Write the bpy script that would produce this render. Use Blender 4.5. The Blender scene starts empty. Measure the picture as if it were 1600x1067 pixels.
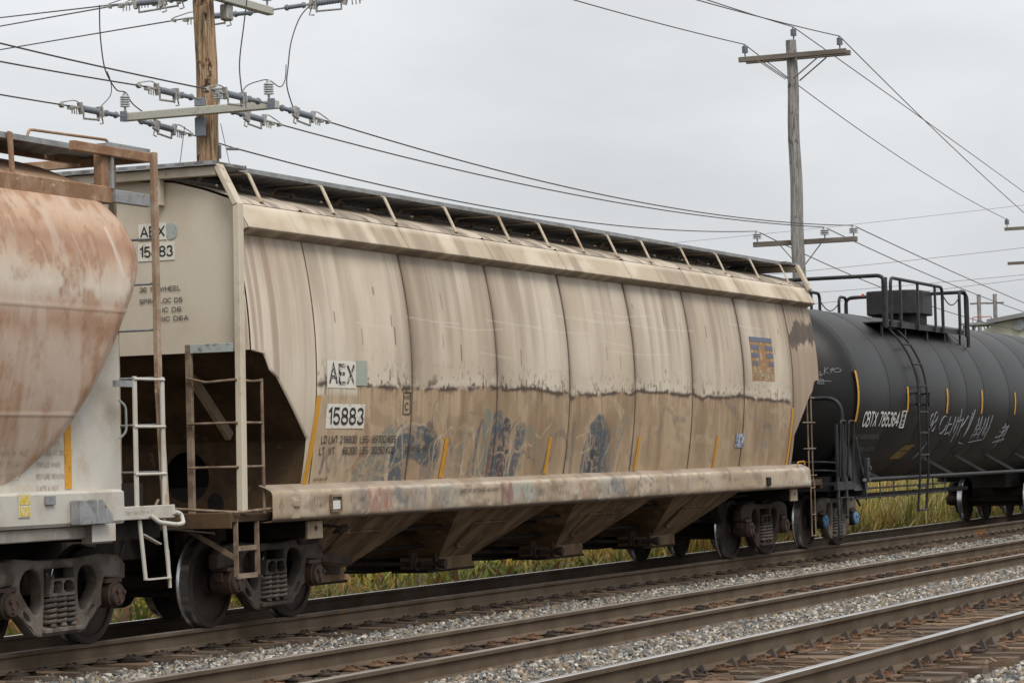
import bpy, math, random
import numpy as np
from mathutils import Vector, Matrix
random.seed(7)
RS = np.random.RandomState(11)
S = bpy.context.scene
C = S.collection

# ------------------------------------------------------------------ camera, sky, sun, exposure
cam_pos = Vector((-25.816, -15.122, 1.630)); yaw, pitch, roll = 0.4111, 0.0424, -0.0264
fw = Vector((math.cos(yaw)*math.cos(pitch), math.sin(yaw)*math.cos(pitch), math.sin(pitch)))
rt = Vector((math.sin(yaw), -math.cos(yaw), 0)); up = rt.cross(fw)
r2 = rt*math.cos(roll)+up*math.sin(roll); u2 = -rt*math.sin(roll)+up*math.cos(roll)
cd = bpy.data.cameras.new('camera'); co = bpy.data.objects.new('camera', cd); C.objects.link(co)
co.matrix_world = Matrix(((r2.x, u2.x, -fw.x, cam_pos.x), (r2.y, u2.y, -fw.y, cam_pos.y), (r2.z, u2.z, -fw.z, cam_pos.z), (0, 0, 0, 1)))
cd.sensor_width = 36; cd.sensor_fit = 'HORIZONTAL'; cd.lens = 97.76; cd.clip_start = .1; cd.clip_end = 6000
S.camera = co

SUN_EL, SUN_AZ = 52.0, 228.0           # azimuth of the sun, degrees counter-clockwise from +X
W = bpy.data.worlds.new('World'); S.world = W; W.use_nodes = True
nt = W.node_tree; nt.nodes.clear()
def wn(t, **k):
    n = nt.nodes.new(t)
    for a, b in k.items(): setattr(n, a, b)
    return n
sky = wn('ShaderNodeTexSky', sky_type='NISHITA', sun_disc=False, sun_elevation=math.radians(SUN_EL),
         sun_rotation=math.radians(90-SUN_AZ), air_density=1.5, dust_density=5.0)
tc = wn('ShaderNodeTexCoord'); sep = wn('ShaderNodeSeparateXYZ')
grad = wn('ShaderNodeValToRGB')        # overcast sky: brighter overhead than at the horizon
grad.color_ramp.elements[0].position = 0.0; grad.color_ramp.elements[0].color = (.605, .625, .65, 1)
grad.color_ramp.elements[1].position = .9; grad.color_ramp.elements[1].color = (1.13, 1.13, 1.13, 1)
e = grad.color_ramp.elements.new(.16); e.color = (.745, .765, .79, 1)
mp = wn('ShaderNodeMapping'); mp.inputs['Scale'].default_value = (1.0, 1.0, 3.2)
cn = wn('ShaderNodeTexNoise'); cn.inputs['Scale'].default_value = 4.2; cn.inputs['Detail'].default_value = 6; cn.inputs['Roughness'].default_value = .55
cr = wn('ShaderNodeMapRange'); cr.inputs['From Min'].default_value = .33; cr.inputs['From Max'].default_value = .67
cr.inputs['To Min'].default_value = 9.2; cr.inputs['To Max'].default_value = 11.2
mul = wn('ShaderNodeVectorMath', operation='SCALE')
mix = wn('ShaderNodeMix', data_type='RGBA'); mix.inputs['Factor'].default_value = .96
bg = wn('ShaderNodeBackground'); bg.inputs['Strength'].default_value = .1
out = wn('ShaderNodeOutputWorld')
L = nt.links.new
L(tc.outputs['Generated'], sep.inputs[0]); L(sep.outputs['Z'], grad.inputs['Fac'])
L(tc.outputs['Generated'], mp.inputs['Vector']); L(mp.outputs[0], cn.inputs['Vector']); L(cn.outputs['Fac'], cr.inputs['Value'])
L(grad.outputs['Color'], mul.inputs[0]); L(cr.outputs[0], mul.inputs['Scale'])
L(sky.outputs[0], mix.inputs['A']); L(mul.outputs[0], mix.inputs['B']); L(mix.outputs['Result'], bg.inputs['Color']); L(bg.outputs[0], out.inputs[0])

sd = bpy.data.lights.new('sun', 'SUN'); sd.energy = 2.1; sd.angle = math.radians(24); sd.color = (1, .955, .89)
so = bpy.data.objects.new('sun', sd); C.objects.link(so)
el, az = math.radians(SUN_EL), math.radians(SUN_AZ)
sv = Vector((math.cos(el)*math.cos(az), math.cos(el)*math.sin(az), math.sin(el)))
so.rotation_euler = (-sv).to_track_quat('-Z', 'Y').to_euler(); so.location = (0, 0, 60)
S.view_settings.view_transform = 'Standard'; S.view_settings.look = 'None'
S.view_settings.exposure = 0.08; S.view_settings.gamma = 1.0; S.view_settings.use_curve_mapping = False

# ------------------------------------------------------------------ helpers
class MB:
    def __init__(s): s.v = []; s.f = []; s.m = []; s.mi = 0
    def add(s, vs, fs):
        b = len(s.v); s.v += [tuple(p) for p in vs]; s.f += [tuple(b+i for i in f) for f in fs]; s.m += [s.mi]*len(fs); return s
    def hexa(s, p): return s.add(p, [(0,3,2,1),(4,5,6,7),(0,1,5,4),(1,2,6,5),(2,3,7,6),(3,0,4,7)])
    def box(s, x0, x1, y0, y1, z0, z1): return s.hexa([(x0,y0,z0),(x1,y0,z0),(x1,y1,z0),(x0,y1,z0),(x0,y0,z1),(x1,y0,z1),(x1,y1,z1),(x0,y1,z1)])
    def bar(s, a, b, w, h, side=None):
        a, b = Vector(a), Vector(b); d = (b-a).normalized()
        u = Vector(side) if side else (Vector((0,0,1)) if abs(d.z) < .9 else Vector((1,0,0)))
        u = (u-d*u.dot(d)).normalized(); n = d.cross(u)
        P = [q+u*(i*w/2)+n*(j*h/2) for q in (a, b) for i, j in ((-1,-1),(1,-1),(1,1),(-1,1))]
        return s.hexa(P)
    def tube(s, pts, r, n=8, cap=True):
        pts = [Vector(p) for p in pts]; k = len(pts); rs = r if isinstance(r, (list, tuple)) else [r]*k
        vs = []; ref = None
        for i, p in enumerate(pts):
            d = (pts[min(i+1,k-1)]-pts[max(i-1,0)]).normalized()
            if ref is None: ref = Vector((0,0,1)) if abs(d.z) < .9 else Vector((1,0,0))
            u = (ref-d*ref.dot(d)).normalized(); w = d.cross(u); ref = u
            for j in range(n):
                a = 2*math.pi*j/n; vs.append(p+(u*math.cos(a)+w*math.sin(a))*rs[i])
        fs = [(i*n+j, i*n+(j+1)%n, (i+1)*n+(j+1)%n, (i+1)*n+j) for i in range(k-1) for j in range(n)]
        if cap: fs += [tuple(range(n-1,-1,-1)), tuple((k-1)*n+j for j in range(n))]
        return s.add(vs, fs)
    def lathe(s, prof, n=32, o=(0,0,0), axis='Y', mats=None, close=False):
        # prof: list of (radius, offset along axis)
        vs = []
        for r, t in prof:
            for j in range(n):
                a = 2*math.pi*j/n; c, d = r*math.cos(a), r*math.sin(a)
                p = (c, t, d) if axis == 'Y' else ((c, d, t) if axis == 'Z' else (t, c, d))
                vs.append((p[0]+o[0], p[1]+o[1], p[2]+o[2]))
        b = len(s.v); s.v += vs
        m0 = s.mi
        for i in range(len(prof)-1):
            if mats: s.mi = mats[i]
            for j in range(n):
                s.f.append((b+i*n+j, b+(i+1)*n+j, b+(i+1)*n+(j+1)%n, b+i*n+(j+1)%n)); s.m.append(s.mi)
        s.mi = m0
        if not close:
            s.f.append(tuple(b+j for j in range(n))); s.m.append(s.mi)
            s.f.append(tuple(b+(len(prof)-1)*n+n-1-j for j in range(n))); s.m.append(s.mi)
        return s
    def prism(s, prof, x0, x1, axis='X', mats=None):
        # closed profile in the two other axes, swept from x0 to x1
        n = len(prof)
        def P(t, p): return (t, p[0], p[1]) if axis == 'X' else ((p[0], t, p[1]) if axis == 'Y' else (p[0], p[1], t))
        vs = [P(x0, p) for p in prof]+[P(x1, p) for p in prof]
        b = len(s.v); s.v += vs
        for i in range(n):
            s.f.append((b+i, b+(i+1)%n, b+n+(i+1)%n, b+n+i)); s.m.append(mats[i] if mats else s.mi)
        s.f.append(tuple(b+i for i in range(n-1,-1,-1))); s.m.append(s.mi); s.f.append(tuple(b+n+i for i in range(n))); s.m.append(s.mi)
        return s
    def mesh(s, name, mats, smooth=None):
        me = bpy.data.meshes.new(name); me.from_pydata(s.v, [], s.f)
        for m in (mats if isinstance(mats, (list, tuple)) else [mats]): me.materials.append(m)
        me.polygons.foreach_set('material_index', s.m)
        fix_normals(me)
        if smooth: me.shade_smooth(); me.set_sharp_from_angle(angle=math.radians(smooth))
        me.update(); return me
    def build(s, name, mats, parent=None, smooth=None, bevel=0, seg=1):
        return link(name, s.mesh(name, mats, smooth), parent, bevel, seg)
import bmesh
def fix_normals(me):
    bm = bmesh.new(); bm.from_mesh(me); bmesh.ops.recalc_face_normals(bm, faces=bm.faces); bm.to_mesh(me); bm.free()
def link(name, data, parent=None, bevel=0, seg=1):
    o = bpy.data.objects.new(name, data); C.objects.link(o)
    if parent: o.parent = parent
    if bevel:
        m = o.modifiers.new('edge', 'BEVEL'); m.width = bevel; m.segments = seg; m.limit_method = 'ANGLE'; m.angle_limit = math.radians(40)
    return o
def thing(name, label, cat, loc=(0,0,0), group=None, kind=None):
    o = bpy.data.objects.new(name, None); C.objects.link(o); o.location = loc; o.empty_display_size = .2
    return tag(o, label, cat, group, kind)
def tag(o, label, cat, group=None, kind=None):
    o['label'] = label; o['category'] = cat
    if group: o['group'] = group
    if kind: o['kind'] = kind
    return o
def copy_tree(o, parent=None):
    c = o.copy(); C.objects.link(c); c.parent = parent
    for ch in o.children: copy_tree(ch, c)
    return c
def gridmesh(name, P, col=None, mats=None, smooth=True):
    """P: (n,m,3) array of points, col: (n,m,3) linear colours kept as a colour attribute named paint"""
    n, m = P.shape[:2]
    me = bpy.data.meshes.new(name)
    me.vertices.add(n*m); me.vertices.foreach_set('co', P.reshape(-1).astype(np.float32))
    i = np.arange((n-1)*(m-1)); r, c = i//(m-1), i % (m-1); a = r*m+c
    q = np.stack([a, a+1, a+m+1, a+m], 1).astype(np.int32)
    me.loops.add(q.size); me.loops.foreach_set('vertex_index', q.reshape(-1))
    me.polygons.add(len(q)); me.polygons.foreach_set('loop_start', np.arange(0, q.size, 4).astype(np.int32))
    if mats: me.materials.append(mats)
    me.update(calc_edges=True); me.validate()
    if col is not None: set_col(me, col.reshape(-1, 3))
    if smooth: me.shade_smooth()
    return me
def set_col(me, col):
    at = me.color_attributes.new('paint', 'FLOAT_COLOR', 'POINT')
    at.data.foreach_set('color', np.concatenate([np.clip(col, 0, 1), np.ones((len(col), 1))], 1).astype(np.float32).reshape(-1))
# value noise for paint wear
TAB = np.random.RandomState(3).rand(256, 256)
def vn(x, y, s=0):
    x = np.asarray(x, float)+17.3*s+100; y = np.asarray(y, float)+9.1*s+100
    xi, yi = np.floor(x).astype(int), np.floor(y).astype(int); fx, fy = x-xi, y-yi
    fx = fx*fx*(3-2*fx); fy = fy*fy*(3-2*fy)
    g = lambda a, b: TAB[a % 256, b % 256]
    return (g(xi,yi)*(1-fx)+g(xi+1,yi)*fx)*(1-fy)+(g(xi,yi+1)*(1-fx)+g(xi+1,yi+1)*fx)*fy
def fbm(x, y, s=0, o=4):
    t = 0; a = .5; n = 0
    for i in range(o): t = t+a*vn(np.asarray(x)*2**i, np.asarray(y)*2**i, s+i*3); n += a; a *= .55
    return t/n
def sm(a, b, x): t = np.clip((x-a)/(b-a), 0, 1); return t*t*(3-2*t)
def mx(c, d, t): return c*(1-t[..., None])+np.asarray(d)*t[..., None]
def segdist(x, z, pts):
    d = np.full(x.shape, 9.)
    for (a, b), (c, e) in zip(pts[:-1], pts[1:]):
        l = (c-a)**2+(e-b)**2+1e-9; t = np.clip(((x-a)*(c-a)+(z-b)*(e-b))/l, 0, 1)
        d = np.minimum(d, np.hypot(x-a-t*(c-a), z-b-t*(e-b)))
    return d
def resample(pts, step):
    out = [Vector(pts[0])]
    for a, b in zip(pts[:-1], pts[1:]):
        a, b = Vector(a), Vector(b); n = max(1, int((b-a).length/step))
        out += [a.lerp(b, (i+1)/n) for i in range(n)]
    return out
def rounded(pts, r, n=4):
    P = [Vector(p) for p in pts]; o = [P[0]]
    for a, b, c in zip(P[:-2], P[1:-1], P[2:]):
        u = (a-b); v = (c-b); k = min(r, u.length*.45, v.length*.45); s, e = b+u.normalized()*k, b+v.normalized()*k
        o += [s.lerp(b, t).lerp(b.lerp(e, t), t) for t in [i/n for i in range(n+1)]]
    return o+[P[-1]]
def plate(name, outline, holes, thick, bevel, mat, parent=None, mapf=None, smooth=35):
    """flat plate with holes, rounded edges; drawn in x,y and mapped by mapf(x,y,t)"""
    cu = bpy.data.curves.new(name, 'CURVE'); cu.dimensions = '2D'; cu.fill_mode = 'BOTH'
    cu.extrude = max(thick/2-bevel, .0005); cu.bevel_depth = bevel; cu.bevel_resolution = 1; cu.offset = -bevel
    for pts in [outline]+list(holes):
        sp = cu.splines.new('POLY'); sp.points.add(len(pts)-1); sp.use_cyclic_u = True
        for q, p in zip(sp.points, pts): q.co = (p[0], p[1], 0, 1)
    return curve_obj(name, cu, mat, parent, mapf, smooth)
def curve_obj(name, cu, mat, parent, mapf, smooth=None):
    t = bpy.data.objects.new('tmp', cu); C.objects.link(t)
    me = bpy.data.meshes.new_from_object(t.evaluated_get(bpy.context.evaluated_depsgraph_get()))
    bpy.data.objects.remove(t); bpy.data.curves.remove(cu)
    me.name = name; me.materials.clear(); me.materials.append(mat)
    if mapf:
        for v in me.vertices: v.co = mapf(*v.co)
    me.update()
    if smooth: me.shade_smooth(); me.set_sharp_from_angle(angle=math.radians(smooth))
    return link(name, me, parent)
def blob(cx, cy, rx, ry, n=14, sq=1.0):
    o = []
    for i in range(n):
        a = 2*math.pi*i/n; c, s = math.cos(a), math.sin(a)
        o.append((cx+rx*math.copysign(abs(c)**sq, c), cy+ry*math.copysign(abs(s)**sq, s)))
    return o
def chaikin(pts, k=2):
    for _ in range(k):
        o = []
        for a, b in zip(pts, pts[1:]+pts[:1]):
            o += [(a[0]*.75+b[0]*.25, a[1]*.75+b[1]*.25), (a[0]*.25+b[0]*.75, a[1]*.25+b[1]*.75)]
        pts = o
    return pts
def _arc(cx, cy, rx, ry, a0, a1, n=7): return [(cx+rx*math.cos(math.radians(a0+(a1-a0)*i/n)), cy+ry*math.sin(math.radians(a0+(a1-a0)*i/n))) for i in range(n+1)]
GL = {'A': [[(0,0),(.3,1),(.6,0)],[(.11,.33),(.49,.33)]], 'E': [[(.5,0),(0,0),(0,1),(.5,1)],[(0,.53),(.45,.53)]], 'F': [[(0,0),(0,1),(.5,1)],[(0,.52),(.42,.52)]], 'X': [[(0,0),(.56,1)],[(0,1),(.56,0)]],
 'I': [[(.05,0),(.05,1)]], 'L': [[(0,1),(0,0),(.46,0)]], 'T': [[(.27,0),(.27,1)],[(0,1),(.54,1)]], 'H': [[(0,0),(0,1)],[(.54,0),(.54,1)],[(0,.52),(.54,.52)]], 'M': [[(0,0),(0,1),(.33,.12),(.66,1),(.66,0)]], 'N': [[(0,0),(0,1),(.54,0),(.54,1)]],
 'W': [[(0,1),(.2,0),(.4,.92),(.6,0),(.8,1)]], 'K': [[(0,0),(0,1)],[(.52,1),(0,.40)],[(.18,.58),(.55,0)]], 'V': [[(0,1),(.29,0),(.58,1)]], 'Y': [[(0,1),(.28,.48),(.56,1)],[(.28,.48),(.28,0)]], 'Z': [[(0,1),(.52,1),(0,0),(.54,0)]],
 'C': [_arc(.28,.70,.28,.30,15,180)+_arc(.28,.30,.28,.30,180,345)], 'G': [_arc(.28,.70,.28,.30,15,180)+_arc(.28,.30,.28,.30,180,360)+[(.56,.48),(.32,.48)]], 'O': [_arc(.29,.70,.29,.30,0,180)+_arc(.29,.30,.29,.30,180,360)+[(.58,.70)]],
 'Q': [_arc(.29,.70,.29,.30,0,180)+_arc(.29,.30,.29,.30,180,360)+[(.58,.70)],[(.38,.2),(.6,-.05)]], 'U': [[(0,1)]+_arc(.27,.28,.27,.28,180,360)+[(.54,1)]], 'J': [[(.4,1)]+_arc(.2,.22,.2,.22,360,180)],
 'D': [[(0,0),(0,1),(.25,1)]+_arc(.25,.70,.29,.30,80,0)+_arc(.25,.30,.29,.30,0,-90)+[(0,0)]], 'P': [[(0,0),(0,1),(.28,1)]+_arc(.28,.74,.24,.26,80,-90)+[(0,.48)]], 'R': [[(0,0),(0,1),(.28,1)]+_arc(.28,.75,.24,.25,80,-90)+[(0,.50)],[(.28,.5),(.55,0)]],
 'B': [[(0,0),(0,1),(.28,1)]+_arc(.28,.765,.22,.235,80,-90)+[(0,.53)],[(.28,.53)]+_arc(.28,.265,.26,.265,80,-90)+[(0,0)]], 'S': [_arc(.27,.74,.25,.26,20,270)+_arc(.27,.25,.27,.25,90,-160)],
 '1': [[(.08,.78),(.30,1),(.30,0)]], '2': [_arc(.27,.72,.26,.28,165,-30)+[(.02,.02),(.54,0)]], '3': [_arc(.26,.75,.24,.25,155,-80)+_arc(.26,.255,.27,.255,80,-160)], '4': [[(.42,0),(.42,1),(0,.30),(.58,.30)]],
 '5': [[(.50,1),(.10,1),(.05,.52)]+_arc(.27,.31,.27,.31,125,-155)], '6': [_arc(.29,.70,.27,.30,25,180)+_arc(.28,.30,.26,.30,180,540)], '7': [[(0,1),(.53,1),(.2,0)]], '8': [_arc(.28,.76,.235,.24,-90,270,14),_arc(.28,.26,.27,.26,-90,270,14)],
 '9': [_arc(.25,.30,.27,.30,205,360)+_arc(.27,.70,.25,.30,0,360)], '0': [_arc(.27,.70,.27,.30,0,180)+_arc(.27,.30,.27,.30,180,360)+[(.54,.70)]], '-': [[(0,.42),(.3,.42)]], '&': [[(.55,0),(.1,.8),(.25,1),(.38,.8),(.02,.25),(.2,0),(.55,.4)]], '/': [[(0,0),(.4,1)]]}
def text(name, body, height, mat, parent, mapf, xs=1.0, bold=0.0, width=None, spacing=1.0, push=(0,-1,0), thick=None):
    """sign-writer's block letters drawn as flat strokes; mapf(u,v) gives the point on the surface"""
    st = []; x = 0
    for ch in body:
        g = GL.get(ch)
        if g:
            st += [[(p[0]+x, p[1]) for p in l] for l in g]; x += max(p[0] for l in g for p in l)
        else: x += .18
        x += .20
    x -= .20; k = (width/x) if width else height*xs; th = height*(thick or .15); vs, fs = [], []; push = Vector(push)
    for n, l in enumerate(st):
        P = [Vector((p[0]*k, p[1]*(height-th)+th/2)) for p in l]; q = []
        for a, b in zip(P[:-1], P[1:]):
            c = max(1, int((b-a).length/.05)); q += [a.lerp(b, i/c) for i in range(c)]
        P = q+[P[-1]]; closed = (P[0]-P[-1]).length < 1e-4; b0 = len(vs)
        for i, p in enumerate(P):
            d0 = (P[i]-P[i-1]) if i else ((P[-1]-P[-2]) if closed else (P[1]-P[0])); d1 = (P[i+1]-P[i]) if i < len(P)-1 else ((P[1]-P[0]) if closed else d0)
            d0 = d0.normalized(); d1 = d1.normalized(); t = (d0+d1); t = t.normalized() if t.length > .2 else d1; nn = Vector((-t.y, t.x)); w = th/2/max(.45, abs(nn.dot(Vector((-d1.y, d1.x)))))
            if not closed and i in (0, len(P)-1): p = p+t*(th*.4 if i else -th*.4)*(0.35)
            for sgn in (1, -1): vs.append(Vector(mapf(p.x+nn.x*w*sgn, p.y+nn.y*w*sgn))+push*(.0005*(n % 4)))
        fs += [(b0+2*i, b0+2*i+1, b0+2*i+3, b0+2*i+2) for i in range(len(P)-1)]
    me = bpy.data.meshes.new(name); me.from_pydata([tuple(v) for v in vs], [], fs); me.materials.append(mat); me.update(); return link(name, me, parent)

# ------------------------------------------------------------------ materials
def base_mat(name, rough=.7, metal=0, spec=.3):
    m = bpy.data.materials.new(name); m.use_nodes = True
    b = m.node_tree.nodes['Principled BSDF']; b.inputs['Roughness'].default_value = rough; b.inputs['Metallic'].default_value = metal
    b.inputs['Specular IOR Level'].default_value = spec
    return m, m.node_tree, b
def N(t, ty, **k):
    n = t.nodes.new(ty)
    for a, b in k.items():
        if a in n.inputs: n.inputs[a].default_value = b
        else: setattr(n, a, b)
    return n
def noise(t, vec, scale, detail=4, rough=.55): 
    n = N(t, 'ShaderNodeTexNoise', Scale=scale, Detail=detail, Roughness=rough); t.links.new(vec, n.inputs['Vector']); return n.outputs['Fac']
def ramp(t, fac, a, b):
    n = N(t, 'ShaderNodeMapRange', interpolation_type='SMOOTHSTEP'); n.inputs['From Min'].default_value = a; n.inputs['From Max'].default_value = b
    t.links.new(fac, n.inputs['Value']); return n.outputs[0]
def mixc(t, fac, a, b, mode='MIX'):
    n = N(t, 'ShaderNodeMix', data_type='RGBA', blend_type=mode)
    if isinstance(fac, float): n.inputs['Factor'].default_value = fac
    else: t.links.new(fac, n.inputs['Factor'])
    for k, v in (('A', a), ('B', b)):
        if isinstance(v, tuple): n.inputs[k].default_value = (*v, 1)
        else: t.links.new(v, n.inputs[k])
    return n.outputs['Result']
def bump(t, b, h, s, dist=.01):
    n = N(t, 'ShaderNodeBump', Strength=s, Distance=dist); t.links.new(h, n.inputs['Height']); t.links.new(n.outputs[0], b.inputs['Normal'])
def pos(t, scale=(1,1,1)):
    g = N(t, 'ShaderNodeNewGeometry'); m = N(t, 'ShaderNodeMapping'); m.inputs['Scale'].default_value = scale
    t.links.new(g.outputs['Position'], m.inputs['Vector']); return m.outputs[0]
def worn(name, c1, c2, c3=None, scale=3., thr=(.4,.62), thr3=(.6,.7), stretch=(1,1,1), rough=.75, metal=0, fine=40, bs=.15, spec=.3, rnd=0, grain=.55):
    """paint or steel with large patches of a second colour and small spots of a third"""
    m, t, b = base_mat(name, rough, metal, spec); p = pos(t, stretch)
    col = mixc(t, ramp(t, noise(t, p, scale, 6, .6), *thr), c1, c2)
    if c3: col = mixc(t, ramp(t, noise(t, p, scale*3.1, 5, .65), *thr3), col, c3)
    fn = noise(t, p, fine, 3)
    col = mixc(t, grain, col, mixc(t, ramp(t, fn, .25, .75), (.72,.71,.70), (1.04,1.04,1.04)), 'MULTIPLY')
    if rnd:
        oi = N(t, 'ShaderNodeObjectInfo'); hs = N(t, 'ShaderNodeHueSaturation')
        mr = N(t, 'ShaderNodeMapRange'); mr.inputs['To Min'].default_value = 1-rnd; mr.inputs['To Max'].default_value = 1+rnd
        t.links.new(oi.outputs['Random'], mr.inputs['Value']); t.links.new(mr.outputs[0], hs.inputs['Value']); t.links.new(col, hs.inputs['Color']); col = hs.outputs[0]
    t.links.new(col, b.inputs['Base Color']); bump(t, b, fn, bs)
    return m
def painted(name, rough=.6, fine=60, stretch=(1,1,.06), bs=.05, amt=.12):
    m, t, b = base_mat(name, rough, 0, .35); a = N(t, 'ShaderNodeVertexColor', layer_name='paint')
    p = pos(t, stretch); f1 = noise(t, p, fine, 3); f2 = noise(t, pos(t), 8, 6)
    c = mixc(t, amt, a.outputs['Color'], mixc(t, ramp(t, f1, .3, .7), (.72,.69,.66), (1.06,1.06,1.06)), 'MULTIPLY')
    c = mixc(t, amt*.7, c, mixc(t, ramp(t, f2, .3, .7), (.8,.78,.75), (1.05,1.05,1.05)), 'MULTIPLY')
    t.links.new(c, b.inputs['Base Color']); bump(t, b, f2, bs, .02)
    return m
def flat(name, c, rough=.6, metal=0, wear=None, wscale=30, thr=(.55,.62)):
    m, t, b = base_mat(name, rough, metal)
    p = pos(t); f = noise(t, p, wscale, 5, .6)
    col = mixc(t, ramp(t, f, *thr), c, wear if wear else tuple(k*.8 for k in c)); t.links.new(col, b.inputs['Base Color']); return m

M = {}
M['beige'] = worn('beige_paint', (.58,.51,.405), (.48,.41,.31), (.30,.21,.14), 2.4, (.44,.68), (.64,.72), rough=.6, grain=.2, bs=.05)
M['beige_dirty'] = worn('dirty_beige_paint', (.40,.325,.235), (.26,.195,.13), (.13,.085,.055), 2.2, (.4,.62), (.6,.72), rough=.7)
M['brown_dirt'] = worn('brown_dirt_steel', (.28,.185,.105), (.13,.083,.046), (.40,.29,.18), 1.5, (.38,.62), (.58,.72), stretch=(2,1,.55), rough=.85)
M['under'] = worn('underside_shade', (.026,.020,.016), (.016,.013,.011), (.045,.032,.022), 2.5, rough=.9)  # near-black base colour standing in for deep shade under and between parts
M['seam'] = worn('grimy_weld_bead', (.13,.095,.068), (.075,.053,.038), (.22,.165,.115), 4, rough=.8)
M['recess'] = worn('dark_brown_steel', (.105,.066,.034), (.055,.034,.019), (.17,.11,.06), 2.2, (.36,.62), (.60,.74), rough=.9)  # darker brown than the bays, for end slope sheets, bulkheads and deck
M['outlet'] = worn('outlet_box_rust', (.23,.155,.09), (.14,.088,.05), (.30,.22,.14), 3, rough=.85)
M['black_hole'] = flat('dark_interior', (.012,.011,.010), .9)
M['truck'] = worn('grey_cast_steel', (.092,.077,.065), (.050,.041,.034), (.13,.083,.05), 3.2, (.42,.62), (.58,.7), rough=.7, fine=50, bs=.3, spec=.12)
M['truck_brown'] = worn('brown_cast_steel', (.075,.055,.045), (.045,.034,.028), (.11,.07,.047), 3.2, (.42,.62), (.58,.7), rough=.75, fine=50, bs=.3, spec=.12)
M['truck_sand'] = worn('dusty_cast_steel', (.20,.175,.14), (.12,.105,.088), (.22,.14,.08), 3.4, (.42,.62), (.6,.72), rough=.75, fine=50, bs=.3, spec=.12)
M['spring'] = worn('spring_steel', (.17,.14,.12), (.11,.09,.078), None, 8, rough=.55)
M['truck_light'] = worn('pale_cast_steel', (.215,.19,.165), (.105,.088,.073), (.20,.12,.07), 3.4, (.40,.6), (.56,.7), rough=.7, fine=50, bs=.3, spec=.12)
M['rust_cap'] = worn('rusty_bearing_steel', (.10,.06,.046), (.062,.044,.038), (.14,.09,.065), 6, rough=.65)
M['blue_cap'] = flat('blue_bearing_paint', (.13,.27,.46), .5, wear=(.05,.08,.13))
M['wheel'] = worn('wheel_brown', (.058,.043,.036), (.036,.028,.025), (.085,.055,.037), 3, rough=.7, spec=.12)
M['tread'] = worn('wheel_tread_steel', (.62,.62,.63), (.45,.45,.46), None, 9, rough=.27, metal=.9, bs=.02)
M['white'] = worn('white_paint', (.54,.52,.47), (.46,.405,.33), (.36,.23,.13), 2.0, (.42,.66), (.62,.74), rough=.55, grain=.2, bs=.05)
M['greysteel'] = worn('galvanised_steel', (.33,.345,.355), (.25,.255,.255), (.20,.15,.11), 4, rough=.55, metal=.2)
M['rustbrown'] = worn('rust_over_cream', (.36,.235,.15), (.25,.135,.075), (.50,.42,.33), 3, (.4,.6), (.6,.72), rough=.7)
M['post_tan'] = worn('tan_post_paint', (.42,.325,.235), (.30,.20,.13), (.52,.46,.38), 4, (.4,.6), (.62,.72), rough=.65)
M['ladder_brown'] = worn('grimy_ladder_paint', (.27,.205,.145), (.15,.10,.065), (.42,.34,.25), 5, (.4,.6), (.62,.72), rough=.7)
M['cream_steel'] = worn('cream_ladder_paint', (.55,.47,.36), (.36,.25,.16), (.16,.09,.05), 5, (.46,.66), (.66,.74), rough=.6)
M['greygreen'] = flat('grey_green_paint', (.36,.40,.38), .6, wear=(.22,.22,.19), wscale=9)
M['black'] = worn('black_tank_paint', (.0085,.0083,.0084), (.012,.0117,.0115), (.021,.0195,.018), .9, (.4,.65), (.66,.8), stretch=(1,1,.5), rough=.46, fine=70, bs=.03, spec=.30)
M['black_steel'] = worn('black_steel', (.020,.021,.023), (.032,.032,.033), None, 4, rough=.5, bs=.05)
M['black_dull'] = worn('black_running_gear', (.022,.020,.019), (.035,.029,.025), None, 3, rough=.8)
M['ink'] = flat('black_lettering', (.028,.030,.034), .7, wear=(.30,.26,.21), wscale=70, thr=(.68,.74))
M['ink_faded'] = flat('faded_black_lettering', (.05,.045,.042), .7, wear=(.30,.235,.16), wscale=55, thr=(.55,.68))
M['inkwhite'] = flat('white_lettering', (.62,.61,.58), .6, wear=(.30,.30,.29), wscale=60, thr=(.6,.7))
M['inkgrey'] = flat('grey_lettering', (.19,.185,.18), .7, wear=(.06,.06,.06), wscale=60, thr=(.5,.62))
M['tagwhite'] = flat('white_spray', (.22,.225,.245), .7, wear=(.07,.07,.075), wscale=14, thr=(.52,.68))
M['patch'] = flat('white_patch', (.68,.65,.58), .6, wear=(.52,.47,.38), wscale=10)
M['reflector'] = flat('amber_reflective_tape', (.56,.27,.022), .5, wear=(.40,.20,.03), wscale=14)
M['placard'] = flat('faded_yellow_placard', (.27,.17,.045), .6, wear=(.17,.11,.04), wscale=20)
M['grate'] = None
M['pole_brown'] = worn('weathered_brown_pole', (.44,.30,.175), (.19,.095,.042), (.56,.43,.30), 7, (.44,.64), (.56,.7), stretch=(2.4,2.4,.22), rough=.85, fine=34, bs=.5)
M['pole_grey'] = worn('grey_wood_pole', (.30,.28,.255), (.20,.185,.165), (.36,.335,.30), 5, (.4,.62), (.6,.72), stretch=(2.2,2.2,.12), rough=.9, fine=30, bs=.4)
M['arm_wood'] = worn('grey_brown_crossarm', (.20,.175,.15), (.14,.118,.10), None, 5, stretch=(1,.15,1), rough=.85)
M['arm_fibre'] = flat('grey_fibreglass', (.44,.435,.38), .6)
M['insul'] = flat('grey_polymer', (.17,.19,.22), .5)
M['insul_light'] = flat('grey_porcelain', (.40,.42,.43), .35)
M['hardware'] = flat('pale_zinc', (.36,.35,.33), .5, .3, wear=(.16,.13,.11), wscale=20)
M['wire'] = flat('dark_wire', (.06,.06,.062), .5)
M['wire_far'] = flat('pale_far_wire', (.20,.205,.21), .6)
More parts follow.
